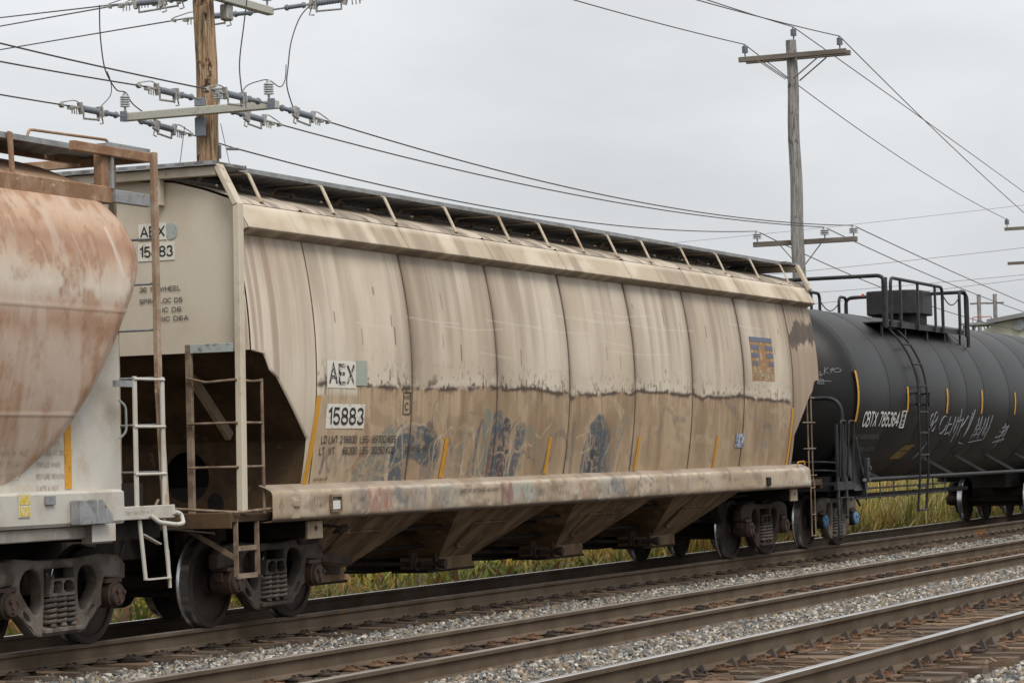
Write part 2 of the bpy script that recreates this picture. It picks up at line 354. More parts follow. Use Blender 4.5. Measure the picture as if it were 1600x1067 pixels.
def wood_pole(name, c1, c2, c3, ck):
    m, t, b = base_mat(name, .88); p = pos(t, (3,3,.22)); q = pos(t, (9,9,.30)); k = pos(t, (1,1,.8))
    col = mixc(t, ramp(t, noise(t, p, 5, 6, .7), .40, .60), c1, c2); col = mixc(t, ramp(t, noise(t, q, 4, 5, .6), .56, .68), col, c3)
    col = mixc(t, ramp(t, noise(t, q, 6.5, 4, .6), .56, .62), col, ck); col = mixc(t, ramp(t, noise(t, k, 3.4, 5, .65), .58, .64), col, ck)
    t.links.new(col, b.inputs['Base Color']); bump(t, b, noise(t, q, 6.5, 4, .6), .8, .02); return m
M['pole_brown'] = wood_pole('weathered_brown_pole', (.43,.31,.20), (.22,.125,.065), (.58,.47,.345), (.055,.032,.02))
M['pole_grey'] = wood_pole('grey_wood_pole', (.31,.30,.288), (.21,.20,.19), (.39,.38,.365), (.09,.08,.07))
def grate_mat():
    m, t, b = base_mat('grating_steel', .6, .2)
    p = pos(t); w = N(t, 'ShaderNodeTexChecker', Scale=9.); t.links.new(p, w.inputs['Vector'])
    c = mixc(t, w.outputs['Fac'], (.20,.205,.21), (.32,.325,.33)); c = mixc(t, ramp(t, noise(t, p, 2, 5), .5, .7), c, (.10,.075,.055))
    t.links.new(c, b.inputs['Base Color']); return m
M['grate'] = grate_mat()
SIDE = painted('weathered_side_paint'); ROOF = painted('weathered_roof_paint', .75)
TAPAINT = painted('rusted_bulging_side_paint', .5, 40, (1,1,.1))

# ------------------------------------------------------------------ wheel trucks (shared meshes)
def make_truck(parent, x, frame, cap):
    b = MB(); b.box(-.20,.20,-.80,.80,.50,.74); b.box(-.26,.26,-.32,.32,.74,.84); b.box(-.75,-.62,-.7,.7,.30,.42); b.box(.62,.75,-.7,.7,.30,.42)
    t = b.build('truck', M['truck_brown'], parent, bevel=.02); t.location = (x, 0, 0)
    half = [(.34,.135),(.43,.16),(.64,.33),(.73,.37),(.715,.50),(.77,.625),(1.03,.605),(1.145,.60),(1.15,.74),(1.03,.83),(.7,.86),(.3,.83)]
    outl = half+[(-a, c) for a, c in reversed(half)]
    side = chaikin([(.315,.74),(.55,.76),(.665,.60),(.54,.46),(.40,.33),(.31,.40)], 2)
    cen = chaikin([(-.235,.745),(.235,.745),(.24,.74),(.24,.48),(.275,.235),(.27,.23),(-.27,.23),(-.275,.235),(-.24,.48),(-.24,.74)], 1)
    foot = [chaikin([(s*.50,.27),(s*.60,.36),(s*.57,.39),(s*.47,.30)], 1) for s in (-1, 1)]
    for s in (-1, 1):
        plate('side_frame', outl, [side, [(-a, c) for a, c in side], cen]+foot, .13, .028, frame, t, lambda a, c, d, s=s: (a, s*(1.0-s*0)+s*d, c))
        k = MB(); k.box(-.31,.31,min(s*.86,s*1.115),max(s*.86,s*1.115),.165,.215)
        for q in (-.17, 0, .17): k.box(q-.035,q+.035,min(s*1.08,s*1.12),max(s*1.08,s*1.12),.215,.255)
        k.build('spring_seat', frame, t, bevel=.012)
        plate('bolster_end', [(-.23,.495),(.23,.495),(.235,.53),(.20,.655),(-.20,.655),(-.235,.53)], [chaikin([(-.195,.525),(-.012,.525),(-.012,.635),(-.165,.635)], 1), chaikin([(.012,.525),(.195,.525),(.165,.635),(.012,.635)], 1)],
              .10, .008, frame, t, lambda a, c, d, s=s: (a, s*1.055+d, c))
        for q in (-.165, 0, .165):
            pts = []
            for i in range(51):
                a = 2*math.pi*i/10; pts.append((q+.068*math.cos(a), s*1.045+.068*math.sin(a), .24+.245*i/50))
            MB().tube(pts, .0175, 6).build('spring', M['spring'], t, smooth=60)
        for sx in (-1, 1):
            X0 = sx*.889
            a = MB(); a.box(X0-.14,X0+.14,min(s*.90,s*1.10),max(s*.90,s*1.10),.568,.612); a.box(X0-.15,X0-.128,min(s*.92,s*1.04),max(s*.92,s*1.04),.46,.565); a.box(X0+.128,X0+.15,min(s*.92,s*1.04),max(s*.92,s*1.04),.46,.565)
            a.build('bearing_adapter', M['rust_cap'], t, bevel=.008)
            c = MB(); c.lathe([(.118, s*.87), (.125, s*.90), (.125, s*1.10), (.10, s*1.125)], 20, (X0, 0, .457)); c.build('bearing', M['rust_cap'], t, smooth=40)
            c = MB(); c.lathe([(.112, s*1.115), (.112, s*1.135), (.10, s*1.15), (.045, s*1.155), (.04, s*1.165)], 20, (X0, 0, .457))
            for j in range(3):
                an = 2*math.pi*j/3+.4; c.lathe([(.021, s*1.15), (.021, s*1.178)], 6, (X0+.062*math.cos(an), 0, .457+.062*math.sin(an)))
            c.build('bearing_cap', cap, t, smooth=40)
            w = MB()
            w.lathe([(.385, s*.826), (.400, s*.818), (.452, s*.818), (.458, s*.812), (.462, s*.715), (.472, s*.704), (.485, s*.695), (.484, s*.684), (.462, s*.678),
                     (.39, s*.678)], 48, (X0, 0, .457), mats=[0,0,0,1,1,1,0,0,0], close=True)
            w.lathe([(.39, s*.79), (.36, s*.765), (.22, s*.745), (.15, s*.76), (.125, s*.825), (.10, s*.83)], 48, (X0, 0, .457))
            w.lathe([(.39, s*.69), (.22, s*.72), (.12, s*.67)], 48, (X0, 0, .457))
            w.lathe([(.385, s*.826), (.388, s*.79)], 48, (X0, 0, .457), close=True)
            w.build('wheel', [M['wheel'], M['tread']], t, smooth=35)
    for sx in (-1, 1):
        MB().lathe([(.085, -.68), (.085, .68)], 14, (sx*.889, 0, .457)).build('axle', M['under'], t, smooth=40)
    return t
def copy_truck(t, parent, x):
    c = copy_tree(t, parent); c.location = (x, 0, 0); return c

# ------------------------------------------------------------------ the weathered beige hopper car
PZ = np.array([1.05, 1.40, 1.9, 2.4, 2.8, 3.3, 3.7, 3.97]); PY = np.array([1.40, 1.475, 1.555, 1.60, 1.605, 1.57, 1.515, 1.455])
_c = np.polyfit(PZ, PY, 4)
ys = lambda z: -np.polyval(_c, z)
SEAM = [.05, 2.36, 4.72, 7.0, 9.32, 11.6, 13.88, 16.27]
CUTZ, CUTX = [1.9, 2.53, 2.60, 2.73, 2.77, 2.79], [-.11, -.82, -.97, -1.06, -1.10, -1.33]
def edgeL(z): return np.interp(z, CUTZ, CUTX)
def edgeR(z): return 16.32-edgeL(z)
def capsule(x, z, pts, w, soft=.010): return 1-sm(w-soft, w+soft, segdist(x, z, pts))
def side_paint(x, z):
    n1 = fbm(x*.9, z*.45, 1); n2 = fbm(x*5, z*.5, 2); n3 = fbm(x*16, z*.7, 3, 3); n4 = fbm(x*45, z*2.0, 4, 2); n5 = fbm(x*6, z*6, 5, 5)
    c = mx(np.broadcast_to(np.array([.64,.56,.45]), x.shape+(3,)), (.55,.465,.355), sm(.42,.62,n1))
    st = sm(.47,.72, fbm(x*3.1, z*.16, 6, 5)*.85+n3*.15)
    c = mx(c, (.33,.25,.175), st*.60*sm(1.6,3.9,z))
    c = mx(c, (.62,.56,.46), sm(.58,.75, fbm(x*2.2, z*.22, 9))*.6)
    c = mx(c, (.43,.345,.245), sm(.55,.78, n2)*.2); c = c*(1+.07*(n4-.5))[..., None]
    for k, xs in enumerate(SEAM[1:]):                                        # grime beside the weld seams and half way between them
        d = x-xs; w = .6+.8*vn(z*1.3, 0*z+k, 7)
        c = mx(c, (.19,.14,.10), np.clip(np.exp(-np.abs(d)/.030)*1.0+np.where(d > 0, np.exp(-d/.38), np.exp(d/.20))*.62*w, 0, .95)*sm(1.35,2.0,z+.5))
        d2 = x-xs-(.9+.5*vn(z*0+k, z*0, 8)); c = mx(c, (.29,.225,.16), (np.exp(-(d2/.11)**2)*.5+np.exp(-((d2-.33)/.06)**2)*.35+np.exp(-((d2+.38)/.05)**2)*.25)*sm(2.3,3.2,z)*w)
    c = mx(c, (.24,.185,.14), sm(3.0,3.97,z+.9*(fbm(x*9, z*0, 10, 3)-.5))*sm(.44,.64,fbm(x*3.5, z*.2, 11))*.45)
    # first (left) half panel: pinkish brown runs from top to bottom
    L0 = sm(.12,-.05,x)
    c = mx(c, (.33,.235,.17), L0*sm(.40,.62, fbm(x*6.5, z*.22, 12))*.75); c = mx(c, (.34,.25,.165), L0*sm(2.6,1.5,z)*.5)
    # lower body: paint worn to tan brown under a rusted edge
    ln = 2.47+.022*np.sin(x*1.35+.8)+.09*(fbm(x*1.4, x*0, 13)-.5)+.012*(fbm(x*12, x*0, 14)-.5)-.05*sm(.16,.0,np.abs(x-7.05))-.03*sm(.25,0,np.abs(x-12.0))-.04*sm(.30,0,np.abs(x-9.1))+.03*sm(.2,0,np.abs(x-11.55))-.03*sm(13,15.5,x)
    body = sm(.0,.1,x)*sm(16.2,16.1,x)
    low = sm(.012,-.012,z-ln)*body
    lc = mx(np.broadcast_to(np.array([.44,.32,.205]), x.shape+(3,)), (.30,.205,.12), sm(.38,.66, fbm(x*2.2, z*.6, 15)))
    lc = mx(lc, (.50,.38,.25), sm(.48,.72, fbm(x*2.6, z*1.4, 16))*.45); lc = mx(lc, (.20,.13,.075), sm(.52,.78, fbm(x*5, z*.9, 17))*.25); lc = mx(lc, (.24,.165,.10), sm(.5,.62, n5)*.35)
    lc = mx(lc, (.40,.30,.19), sm(2.0,1.45,z)*.45*sm(.35,.6,n5)); lc = lc*(1+.10*(n4-.5))[..., None]
    for k, xs in enumerate(SEAM[1:]): lc = mx(lc, (.10,.07,.05), np.exp(-np.abs(x-xs)/.025)*.85)
    # weak left of the second seam, where the edge runs lower and paler
    low = low*np.where(x < 1.0, .85*sm(.02,-.05,z-(ln-.10)), 1.)
    c = c*(1-low[..., None])+lc*low[..., None]
    clean = np.exp(-((z-ln-.085)/.06)**2)*body*sm(.42,.56,fbm(x*4, z*7, 18, 5))*np.where(x < 2.2, .5, 1)
    c = mx(c, (.62,.56,.46), clean*.45)
    band = np.exp(-((z-ln)/(.012+.045*fbm(x*9, x*0, 19, 3)**1.5))**2)*body*sm(.32,.55,fbm(x*5, z*9, 20)+.12*sm(4,7,x))
    c = mx(c, (.055,.033,.022), np.clip(band*1.1, 0, .94))
    drip = sm(.60,.70, fbm(x*38, z*.8, 27, 3))*np.exp(-np.clip(ln-z, 0, 9)/(.06+.25*fbm(x*9, x*0, 28)))*(z < ln)*body; c = mx(c, (.17,.105,.06), drip*.7)
    spk = sm(.64,.68, fbm(x*15, z*15, 21, 3))*np.exp(-np.clip(z-ln, 0, 9)/.12)*(z > ln-.02)*body
    c = mx(c, (.075,.045,.03), np.clip(spk*1.2, 0, .9))
    for i in range(46):                                                      # drips from rust spots
        rx, rz, ll = RSP.uniform(.2, 16), RSP.uniform(2.5, 3.8), RSP.uniform(.03, .2)
        if i < 22: rz = 2.5+RSP.uniform(.02, .16)
        c = mx(c, (.10,.06,.04), capsule(x, z, [(rx, rz), (rx, rz-ll)], .008+.004*(i % 3), .012)*.75)
    for i in range(14):                                                      # long pale scratches
        rx, rz = RSP.uniform(-1, 14), RSP.uniform(2.9, 3.75); l = RSP.uniform(.6, 2.6)
        c = mx(c, (.68,.63,.55), capsule(x, z, [(rx, rz), (rx+l*.5, rz-.03), (rx+l, rz+RSP.uniform(-.06,.03))], .004, .008)*.55)
    # right end panel: brown throughout with a burnt blotch
    R0 = sm(16.2,16.3,x); c = mx(c, (.33,.24,.155), R0*.55*sm(.3,.55,fbm(x*9, z*.3, 22))); c = mx(c, (.44,.36,.26), R0*sm(.55,.7,fbm(x*12, z*.4, 23))*.6)
    bl = R0*sm(-.02,.06, .17-np.abs(z-3.50-.45*(fbm(x*5, x*0, 24)-.5))+.20*(n5-.45)-.05*sm(16.45,16.3,x)); c = mx(c, (.060,.042,.033), np.clip(bl*1.3, 0, .92)); c = mx(c, (.16,.11,.075), R0*sm(3.35,3.5,z)*sm(.5,.62,fbm(x*24, z*.5, 29))*.6)
    rr = R0*sm(3.45,3.2,z); c = mx(c, (.27,.185,.115), rr*.5)
    # old graffiti, scoured down to stains
    wear = (.45+.55*sm(.36,.46, fbm(x*3.2, z*3.0, 25, 5)))*(.40+.60*sm(.40,.46, fbm(x*17+z*9, z*26-x*7, 26, 4)))
    def spray(pts, w, col, a): 
        nonlocal c
        c = mx(c, col, capsule(x+.07*(n5-.5), z+.07*(n5-.5), pts, w, .010)*a*wear)
    BL, TE, RD, PK, TN, NV = (.082,.100,.118), (.185,.20,.17), (.22,.10,.075), (.42,.29,.21), (.54,.43,.30), (.050,.057,.068)
    arch = lambda cx, cz, rx, rz, a0=200, a1=-20, n=12: [(cx+rx*math.cos(math.radians(a0+(a1-a0)*i/n)), cz+rz*math.sin(math.radians(a0+(a1-a0)*i/n))) for i in range(n+1)]
    spray([(1.15,1.42),(1.55,1.72),(1.85,1.90)], .16, TE, .8); spray([(1.45,1.42),(1.9,1.62),(2.1,1.9)], .15, BL, .8); spray([(1.5,1.42),(1.95,1.72),(2.2,1.95)], .13, TE, .8)
    spray(arch(2.45,1.62,.62,.42), .05, TN, .8); spray(arch(2.50,1.60,.42,.26), .20, BL, .9); spray([(2.9,1.5),(3.05,1.75),(2.85,1.95)], .14, NV, .6); spray([(2.35,1.40),(2.7,1.52),(3.1,1.42)], .09, PK, .55)
    spray([(1.0,1.55),(1.35,1.85),(1.2,2.1)], .05, RD, .5); spray([(.85,1.42),(1.0,1.9)], .06, RD, .35)
    for k in range(3): spray(arch(3.65+.33*k,1.62,.15,.35+.06*k), .035, BL if k != 1 else TN, .7)
    spray([(3.6,1.5),(3.95,2.05)], .08, TE, .6); spray([(4.05,1.45),(4.2,1.95)], .07, BL, .5); spray([(3.4,1.85),(3.75,2.15)], .05, RD, .4)
    spray([(4.35,1.45),(4.45,2.15)], .10, TE, .9); spray([(4.66,1.42),(4.75,2.08)], .15, BL, 1.); spray([(4.95,1.42),(5.02,2.0)], .14, NV, .95); spray([(4.55,1.45),(4.75,1.9)], .035, RD, .9); spray([(4.88,1.45),(5.1,1.95)], .035, RD, .8)
    spray([(5.25,1.42),(5.45,1.95)], .15, BL, .9); spray([(5.2,1.5),(5.3,1.95)], .04, PK, .7); spray(arch(5.75,1.65,.22,.35), .06, TE, .6)
    spray(arch(6.75,1.55,.3,.4,170,10), .05, BL, .45); spray([(6.3,1.45),(6.5,2.05)], .05, TE, .45)
    spray(arch(8.0,1.55,.42,.48,190,-10), .05, BL, .8); spray([(7.72,1.42),(7.82,1.9),(8.05,2.02)], .18, BL, .9); spray([(8.0,1.42),(8.08,1.95)], .22, NV, .9); spray([(8.35,1.42),(8.28,1.85),(8.1,2.0)], .20, BL, .9)
    spray([(7.6,1.42),(7.7,2.05)], .03, PK, .6); spray([(8.6,1.45),(8.8,1.95)], .07, TE, .5)
    for i in range(26):
        gx, gz = RSP.uniform(8.8, 16), RSP.uniform(1.5, 2.3); spray([(gx, gz), (gx+RSP.uniform(-.35,.35), gz+RSP.uniform(-.2,.3)), (gx+RSP.uniform(-.5,.5), gz+RSP.uniform(-.1,.1))], RSP.uniform(.015,.06), (BL, TE, TN, PK, (.19,.17,.20))[i % 5], .38)
    for i in range(10):
        gx = RSP.uniform(5.6, 8.8); spray([(gx, 1.45), (gx+RSP.uniform(-.2,.2), RSP.uniform(1.7,2.2))], RSP.uniform(.02,.06), (BL, TE, RD, PK)[i % 4], .4)
    for i in range(60):                                                      # pale wiggles scratched through the graffiti
        gx, gz_ = RSP.uniform(1.2, 6.2) if i < 45 else RSP.uniform(7.4, 9), RSP.uniform(1.45, 2.05); an = RSP.uniform(0, 6.28); pts = [(gx, gz_)]
        for q in range(6): an += RSP.uniform(-.7, .7); pts.append((pts[-1][0]+.09*math.cos(an), pts[-1][1]+.09*math.sin(an)))
        spray(pts, RSP.uniform(.005, .013), (TN, TN, (.36,.27,.18), (.08,.09,.11))[i % 4], .8)
    spray([(.25,1.55),(.35,1.8),(.42,1.5),(.55,1.8),(.6,1.52),(.75,1.8),(.85,1.55)], .03, (.12,.11,.11), .75)
    return np.clip(c, 0, 1)
RSP = np.random.RandomState(5)

H = thing('hopper_car', 'beige hopper car with dark rust line and faded graffiti, between rusty car and tank car', 'hopper car')
bnd = [None]+SEAM+[None]
for k in range(9):
    z = np.linspace(1.40, 3.975, 230); n = 130 if k in (0, 8) else 205
    a = edgeL(z) if k == 0 else np.full(z.shape, bnd[k]+.004); b = edgeR(z) if k == 8 else np.full(z.shape, bnd[k+1]-.004)
    t = np.linspace(0, 1, n)[None]; X = a[:, None]*(1-t)+b[:, None]*t; Z = np.repeat(z[:, None], n, 1)
    RSP = np.random.RandomState(5)
    Yy = ys(Z)+.012*(fbm(X*.8, Z*.8, 30, 3)-.5)
    e0 = np.minimum(X-a[:, None], b[:, None]-X); Yy = Yy+.012*np.exp(-(e0/.02)**2)          # panels tuck in at the weld
    o = link('side_panel', gridmesh('side_panel', np.stack([X, Yy, Z], 2), side_paint(X, Z), SIDE), H)
    md = o.modifiers.new('t', 'SOLIDIFY'); md.thickness = .008; md.offset = 0
for k in range(8):     # weld bead in each seam
    MB().tube([(SEAM[k], float(ys(z))+.004, z) for z in np.linspace(1.40, 3.97, 14)], .009, 6).build('weld_seam', M['seam'], H, smooth=60)
z = np.linspace(1.40, 3.975, 10); X = np.stack([edgeL(z), edgeR(z)], 1); Z = np.repeat(z[:, None], 2, 1)
link('far_side_sheet', gridmesh('far_side_sheet', np.stack([X, -ys(Z), Z], 2), None, M['beige']), H).modifiers.new('t', 'SOLIDIFY').thickness = .008
def Ps(off=.006): return lambda u, v: (u, float(ys(v))-off, v)
# eave rail, in lengths butted at the seams
ev = [-1.35]+SEAM[1:-1]+[17.57]
for a, b in zip(ev[:-1], ev[1:]):
    a += .003; b -= .003; n = max(8, int((b-a)/.05)); xs = np.linspace(a, b, n)
    prof = [(-1.40,4.30), (-1.455,4.285), (-1.47,4.27), (-1.595,4.055), (-1.605,4.035), (-1.595,4.02), (-1.45,3.965), (-1.40,3.965)]
    pr = [Vector(p).to_tuple() for p in prof]; pp = []
    for p, q in zip(pr[:-1], pr[1:]):
        for i in range(4): pp.append((p[0]+(q[0]-p[0])*i/4, p[1]+(q[1]-p[1])*i/4))
    pp.append(pr[-1]); pp = np.array(pp)
    X = np.repeat(xs[None], len(pp), 0); Yy = np.repeat(pp[:, :1], n, 1)+.006*(fbm(X*2, X*0, 41, 2)-.5); Z = np.repeat(pp[:, 1:], n, 1)
    c = mx(np.broadcast_to(np.array([.555,.475,.365]), X.shape+(3,)), (.44,.36,.26), sm(.4,.6,fbm(X*1.2, Z*2, 42)))
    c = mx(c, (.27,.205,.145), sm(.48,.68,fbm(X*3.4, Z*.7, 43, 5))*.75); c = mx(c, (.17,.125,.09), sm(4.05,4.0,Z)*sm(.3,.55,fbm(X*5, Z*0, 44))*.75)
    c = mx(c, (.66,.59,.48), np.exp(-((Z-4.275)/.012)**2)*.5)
    for q in SEAM: c = mx(c, (.30,.24,.17), np.exp(-np.abs(X-q)/.05)*.5)
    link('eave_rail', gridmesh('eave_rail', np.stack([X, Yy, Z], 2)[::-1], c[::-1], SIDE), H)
MB().prism([(1.40,4.30),(1.40,3.965),(1.45,3.965),(1.60,4.03),(1.455,4.285)], -1.35, 17.57).build('eave_rail', M['beige'], H)
MB().add([(-1.36,-1.40,3.968),(-1.36,-1.45,3.968),(-1.36,-1.597,4.03),(-1.36,-1.46,4.28),(-1.36,-1.40,4.295),(-1.34,-1.40,3.968),(-1.34,-1.45,3.968),(-1.34,-1.597,4.03),(-1.34,-1.46,4.28),(-1.34,-1.40,4.295)],
    [(0,1,2,3,4),(9,8,7,6,5)]+[(i,(i+1)%5,5+(i+1)%5,5+i) for i in range(5)]).build('eave_end_cap', M['beige'], H)
# roof sheets
rp = np.array([(-1.452,4.292),(-1.38,4.345),(-1.1,4.445),(-.75,4.54),(0,4.60),(.75,4.54),(1.1,4.445),(1.38,4.345),(1.452,4.292)])
rx = [-1.36]+SEAM+[17.58]
for a, b in zip(rx[:-1], rx[1:]):
    xs = np.linspace(a+.003, b-.003, 60 if b-a > 1.8 else 40); v = np.linspace(0, 8, 65); yy = np.interp(v, range(9), rp[:, 0]); zz = np.interp(v, range(9), rp[:, 1])
    X = np.repeat(xs[None], 65, 0); Yy = np.repeat(yy[:, None], len(xs), 1); Z = np.repeat(zz[:, None], len(xs), 1)+.02*np.exp(-np.minimum(X-a, b-X)/.03)
    c = mx(np.broadcast_to(np.array([.48,.415,.33]), X.shape+(3,)), (.27,.22,.17), sm(.35,.6,fbm(X*3.2, Yy*.8, 51, 5)))
    c = mx(c, (.12,.10,.085), sm(.5,.7,fbm(X*8, Yy*.7, 52))*.7); c = mx(c, (.5,.44,.35), sm(.6,.75,fbm(X*9, Yy*.5, 53))*.4)
    link('roof_sheet', gridmesh('roof_sheet', np.stack([X, Yy, Z], 2), c, ROOF), H)
# end sheets, slope sheets, bulkheads
M['end'] = worn('end_sheet_paint', (.60,.535,.435), (.545,.475,.375), (.45,.36,.26), 1.3, (.42,.66), (.74,.86), rough=.55, grain=.12, bs=.03)
for X0, s in ((-1.355, 1), (17.575, -1)):
    m = MB(); ol = [(-1.43,2.79),(-1.56,3.2)][:1]+[(float(ys(q))+.02, q) for q in np.linspace(2.8, 3.96, 8)]+[(-1.44,3.97),(-1.44,4.28)]+[tuple(p+np.array([0,-.012])) for p in rp[1:-1]]
    ol = [(p[0], p[1]) for p in ol]; ol += [(-p[0], p[1]) for p in reversed(ol[:len(ol)-7])]
    m.prism(ol, X0-.006*s, X0+.012*s); m.build('end_sheet', M['end'], H)
    zq = np.array([2.80, 2.77, 2.73, 2.60, 2.53, 2.3, 2.1, 1.89]); xq = (np.interp(zq, CUTZ, CUTX)+1.355)*s+X0+.012*s; yq = ys(zq)+.004; tq = np.linspace(-1, 1, 9)
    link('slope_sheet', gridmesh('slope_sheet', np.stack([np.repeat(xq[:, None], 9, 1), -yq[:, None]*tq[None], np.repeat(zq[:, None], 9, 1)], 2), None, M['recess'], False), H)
    xb = X0+1.27*s
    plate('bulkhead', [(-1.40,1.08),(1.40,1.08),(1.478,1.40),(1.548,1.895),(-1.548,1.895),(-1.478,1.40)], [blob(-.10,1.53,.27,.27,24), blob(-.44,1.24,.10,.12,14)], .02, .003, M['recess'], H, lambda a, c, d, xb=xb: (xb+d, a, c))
    MB().box(min(xb+.25*s, xb+.27*s), max(xb+.25*s, xb+.27*s), -1.4, 1.4, 1.1, 1.9).build('hole_backing', M['black_hole'], H)  # black sheet added behind the holes so the inside looks dark
    for yb in (-.72, .72): MB().bar((X0+.40*s, yb+.05, 2.58), (X0+1.10*s, yb, 1.95), .10, .06).build('slope_brace', M['beige_dirty'], H)
    # end frame: deck, draft box, coupler
    m = MB(); m.box(min(X0-.30*s, xb-.0*s), max(X0-.30*s, xb), -1.52, 1.52, 1.08, 1.16); m.box(min(X0-.34*s, X0-.30*s), max(X0-.34*s, X0-.30*s), -1.52, 1.52, 1.02, 1.18); m.build('end_deck', M['recess'], H, bevel=.008)
    m = MB(); m.box(min(X0-.55*s, xb+.3*s), max(X0-.55*s, xb+.3*s), -.32, .32, .72, 1.06); m.build('draft_box', M['under'], H, bevel=.01)
    m = MB(); m.box(min(X0-.75*s, X0-.5*s), max(X0-.75*s, X0-.5*s), -.09, .09, .74, .95); m.box(min(X0-1.02*s, X0-.70*s), max(X0-1.02*s, X0-.70*s), -.16, .17, .70, .99); m.build('coupler', M['truck_brown'], H, bevel=.04)
    m = MB(); m.tube(rounded([(X0-.4*s,-.35,.95),(X0-.55*s,-.34,.6),(X0-.8*s,-.3,.42),(X0-1.0*s,-.25,.55)], .3, 5), .025, 8); m.build('air_hose', M['black_hole'], H, smooth=60)
    # bolster with jacking pads
    bx = .13 if s == 1 else 16.47
    MB().box(bx-.16, bx+.16, -1.47, 1.47, .87, 1.06).build('body_bolster', M['under'], H)
    for sy in (-1, 1):
        plate('jacking_pad', [(bx-.17,.86),(bx+.17,.86),(bx+.17,1.045),(bx-.17,1.045)], [blob(bx+.02,.965,.035,.03,10)], .03, .004, M['beige_dirty'], H, lambda a, c, d, sy=sy: (a, sy*1.49+d, c))
# side sill: a hollow rolled channel
sp = np.array([(-1.46,1.428),(-1.530,1.402),(-1.588,1.372),(-1.604,1.356),(-1.612,1.33),(-1.615,1.115),(-1.610,1.090),(-1.592,1.072),(-1.52,1.066),(-1.44,1.07)])
v = np.linspace(0, 9, 46); yy = np.interp(v, range(10), sp[:, 0]); zz = np.interp(v, range(10), sp[:, 1]); xs = np.linspace(-1.0, 16.98, 1500)
X = np.repeat(xs[None], 46, 0); Z = np.repeat(zz[:, None], 1500, 1); den = fbm(X*1.6, Z*2, 60, 4)-.5
Yy = np.repeat(yy[:, None], 1500, 1)+.035*den*sm(.0,.3,v)[:, None]*sm(9,7,v)[:, None]; Z = Z+.012*(fbm(X*.7, X*0, 61, 2)-.5)
c = mx(np.broadcast_to(np.array([.46,.375,.28]), X.shape+(3,)), (.37,.285,.195), sm(.4,.65,fbm(X*1.5, Z*2, 62)))
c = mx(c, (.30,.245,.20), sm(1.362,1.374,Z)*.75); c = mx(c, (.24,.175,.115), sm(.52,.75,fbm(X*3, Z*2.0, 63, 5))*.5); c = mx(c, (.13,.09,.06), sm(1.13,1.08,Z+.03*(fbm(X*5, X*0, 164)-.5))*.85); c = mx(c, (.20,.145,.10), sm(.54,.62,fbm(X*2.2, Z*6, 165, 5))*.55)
c = mx(c, (.62,.54,.44), np.exp(-((Z-1.352)/.014)**2)*sm(.4,.6,fbm(X*2.2, X*0, 64))*.7)  # highlight along the sill's upper edge, painted into the colour
for x0, x1, col, am in ((.75,1.15,(.17,.16,.15),.5),(1.15,1.75,(.30,.105,.075),.6),(1.75,2.15,(.10,.12,.15),.65),(2.2,2.65,(.15,.16,.175),.5),(2.9,3.5,(.30,.32,.28),.6),(4.72,5.05,(.20,.09,.08),.75),(5.05,5.75,(.33,.345,.30),.7),(7.85,8.25,(.35,.37,.33),.55),(8.3,8.8,(.18,.19,.20),.65),(10.4,10.5,(.12,.13,.17),.5),(11.2,11.3,(.12,.13,.17),.4),(7.2,7.6,(.38,.22,.17),.4)):
    wv = .05*(fbm(X*3, Z*7, 65)-.5); wr = .3+.7*sm(.40,.54,fbm(X*9, Z*14, 66, 4))
    c = mx(c, col, sm(x0-.02,x0+.02,X+wv)*sm(x1+.02,x1-.02,X+wv)*sm(1.09,1.13,Z)*sm(1.375,1.34,Z)*am*wr)
for i in range(170):
    gx, gz = RSP.uniform(.3, 10.0) if i < 110 else RSP.uniform(-.9, 16.8), RSP.uniform(1.1, 1.3); w = RSP.uniform(.003,.010)
    c = mx(c, [(.06,.06,.065),(.10,.08,.07),(.55,.48,.4),(.07,.09,.12)][i % 4], capsule(X, Z, [(gx, gz), (gx+RSP.uniform(-.12,.2), gz+RSP.uniform(-.08,.08)), (gx+RSP.uniform(0,.35), gz+RSP.uniform(-.04,.04))], w, .008)*.6*sm(.35,.6,fbm(X*11, Z*11, 67)))
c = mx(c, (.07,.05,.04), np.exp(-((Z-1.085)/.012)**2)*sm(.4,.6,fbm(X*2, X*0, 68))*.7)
c = mx(c, (.52,.56,.57), sm(16.5,16.6,X)*sm(.5,.62,fbm(X*7, Z*9, 69))*.7)
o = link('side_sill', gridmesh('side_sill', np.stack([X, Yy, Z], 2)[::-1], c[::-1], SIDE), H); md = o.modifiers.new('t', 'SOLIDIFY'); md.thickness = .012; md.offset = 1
MB().prism([(1.46,1.425),(1.575,1.39),(1.612,1.27),(1.612,1.14),(1.57,1.07),(1.44,1.07)], -1.0, 16.98).build('side_sill', M['beige_dirty'], H)
MB().box(-.09, 16.3, -1.44, 1.44, 1.10, 1.42).build('floor_pan', M['under'], H)
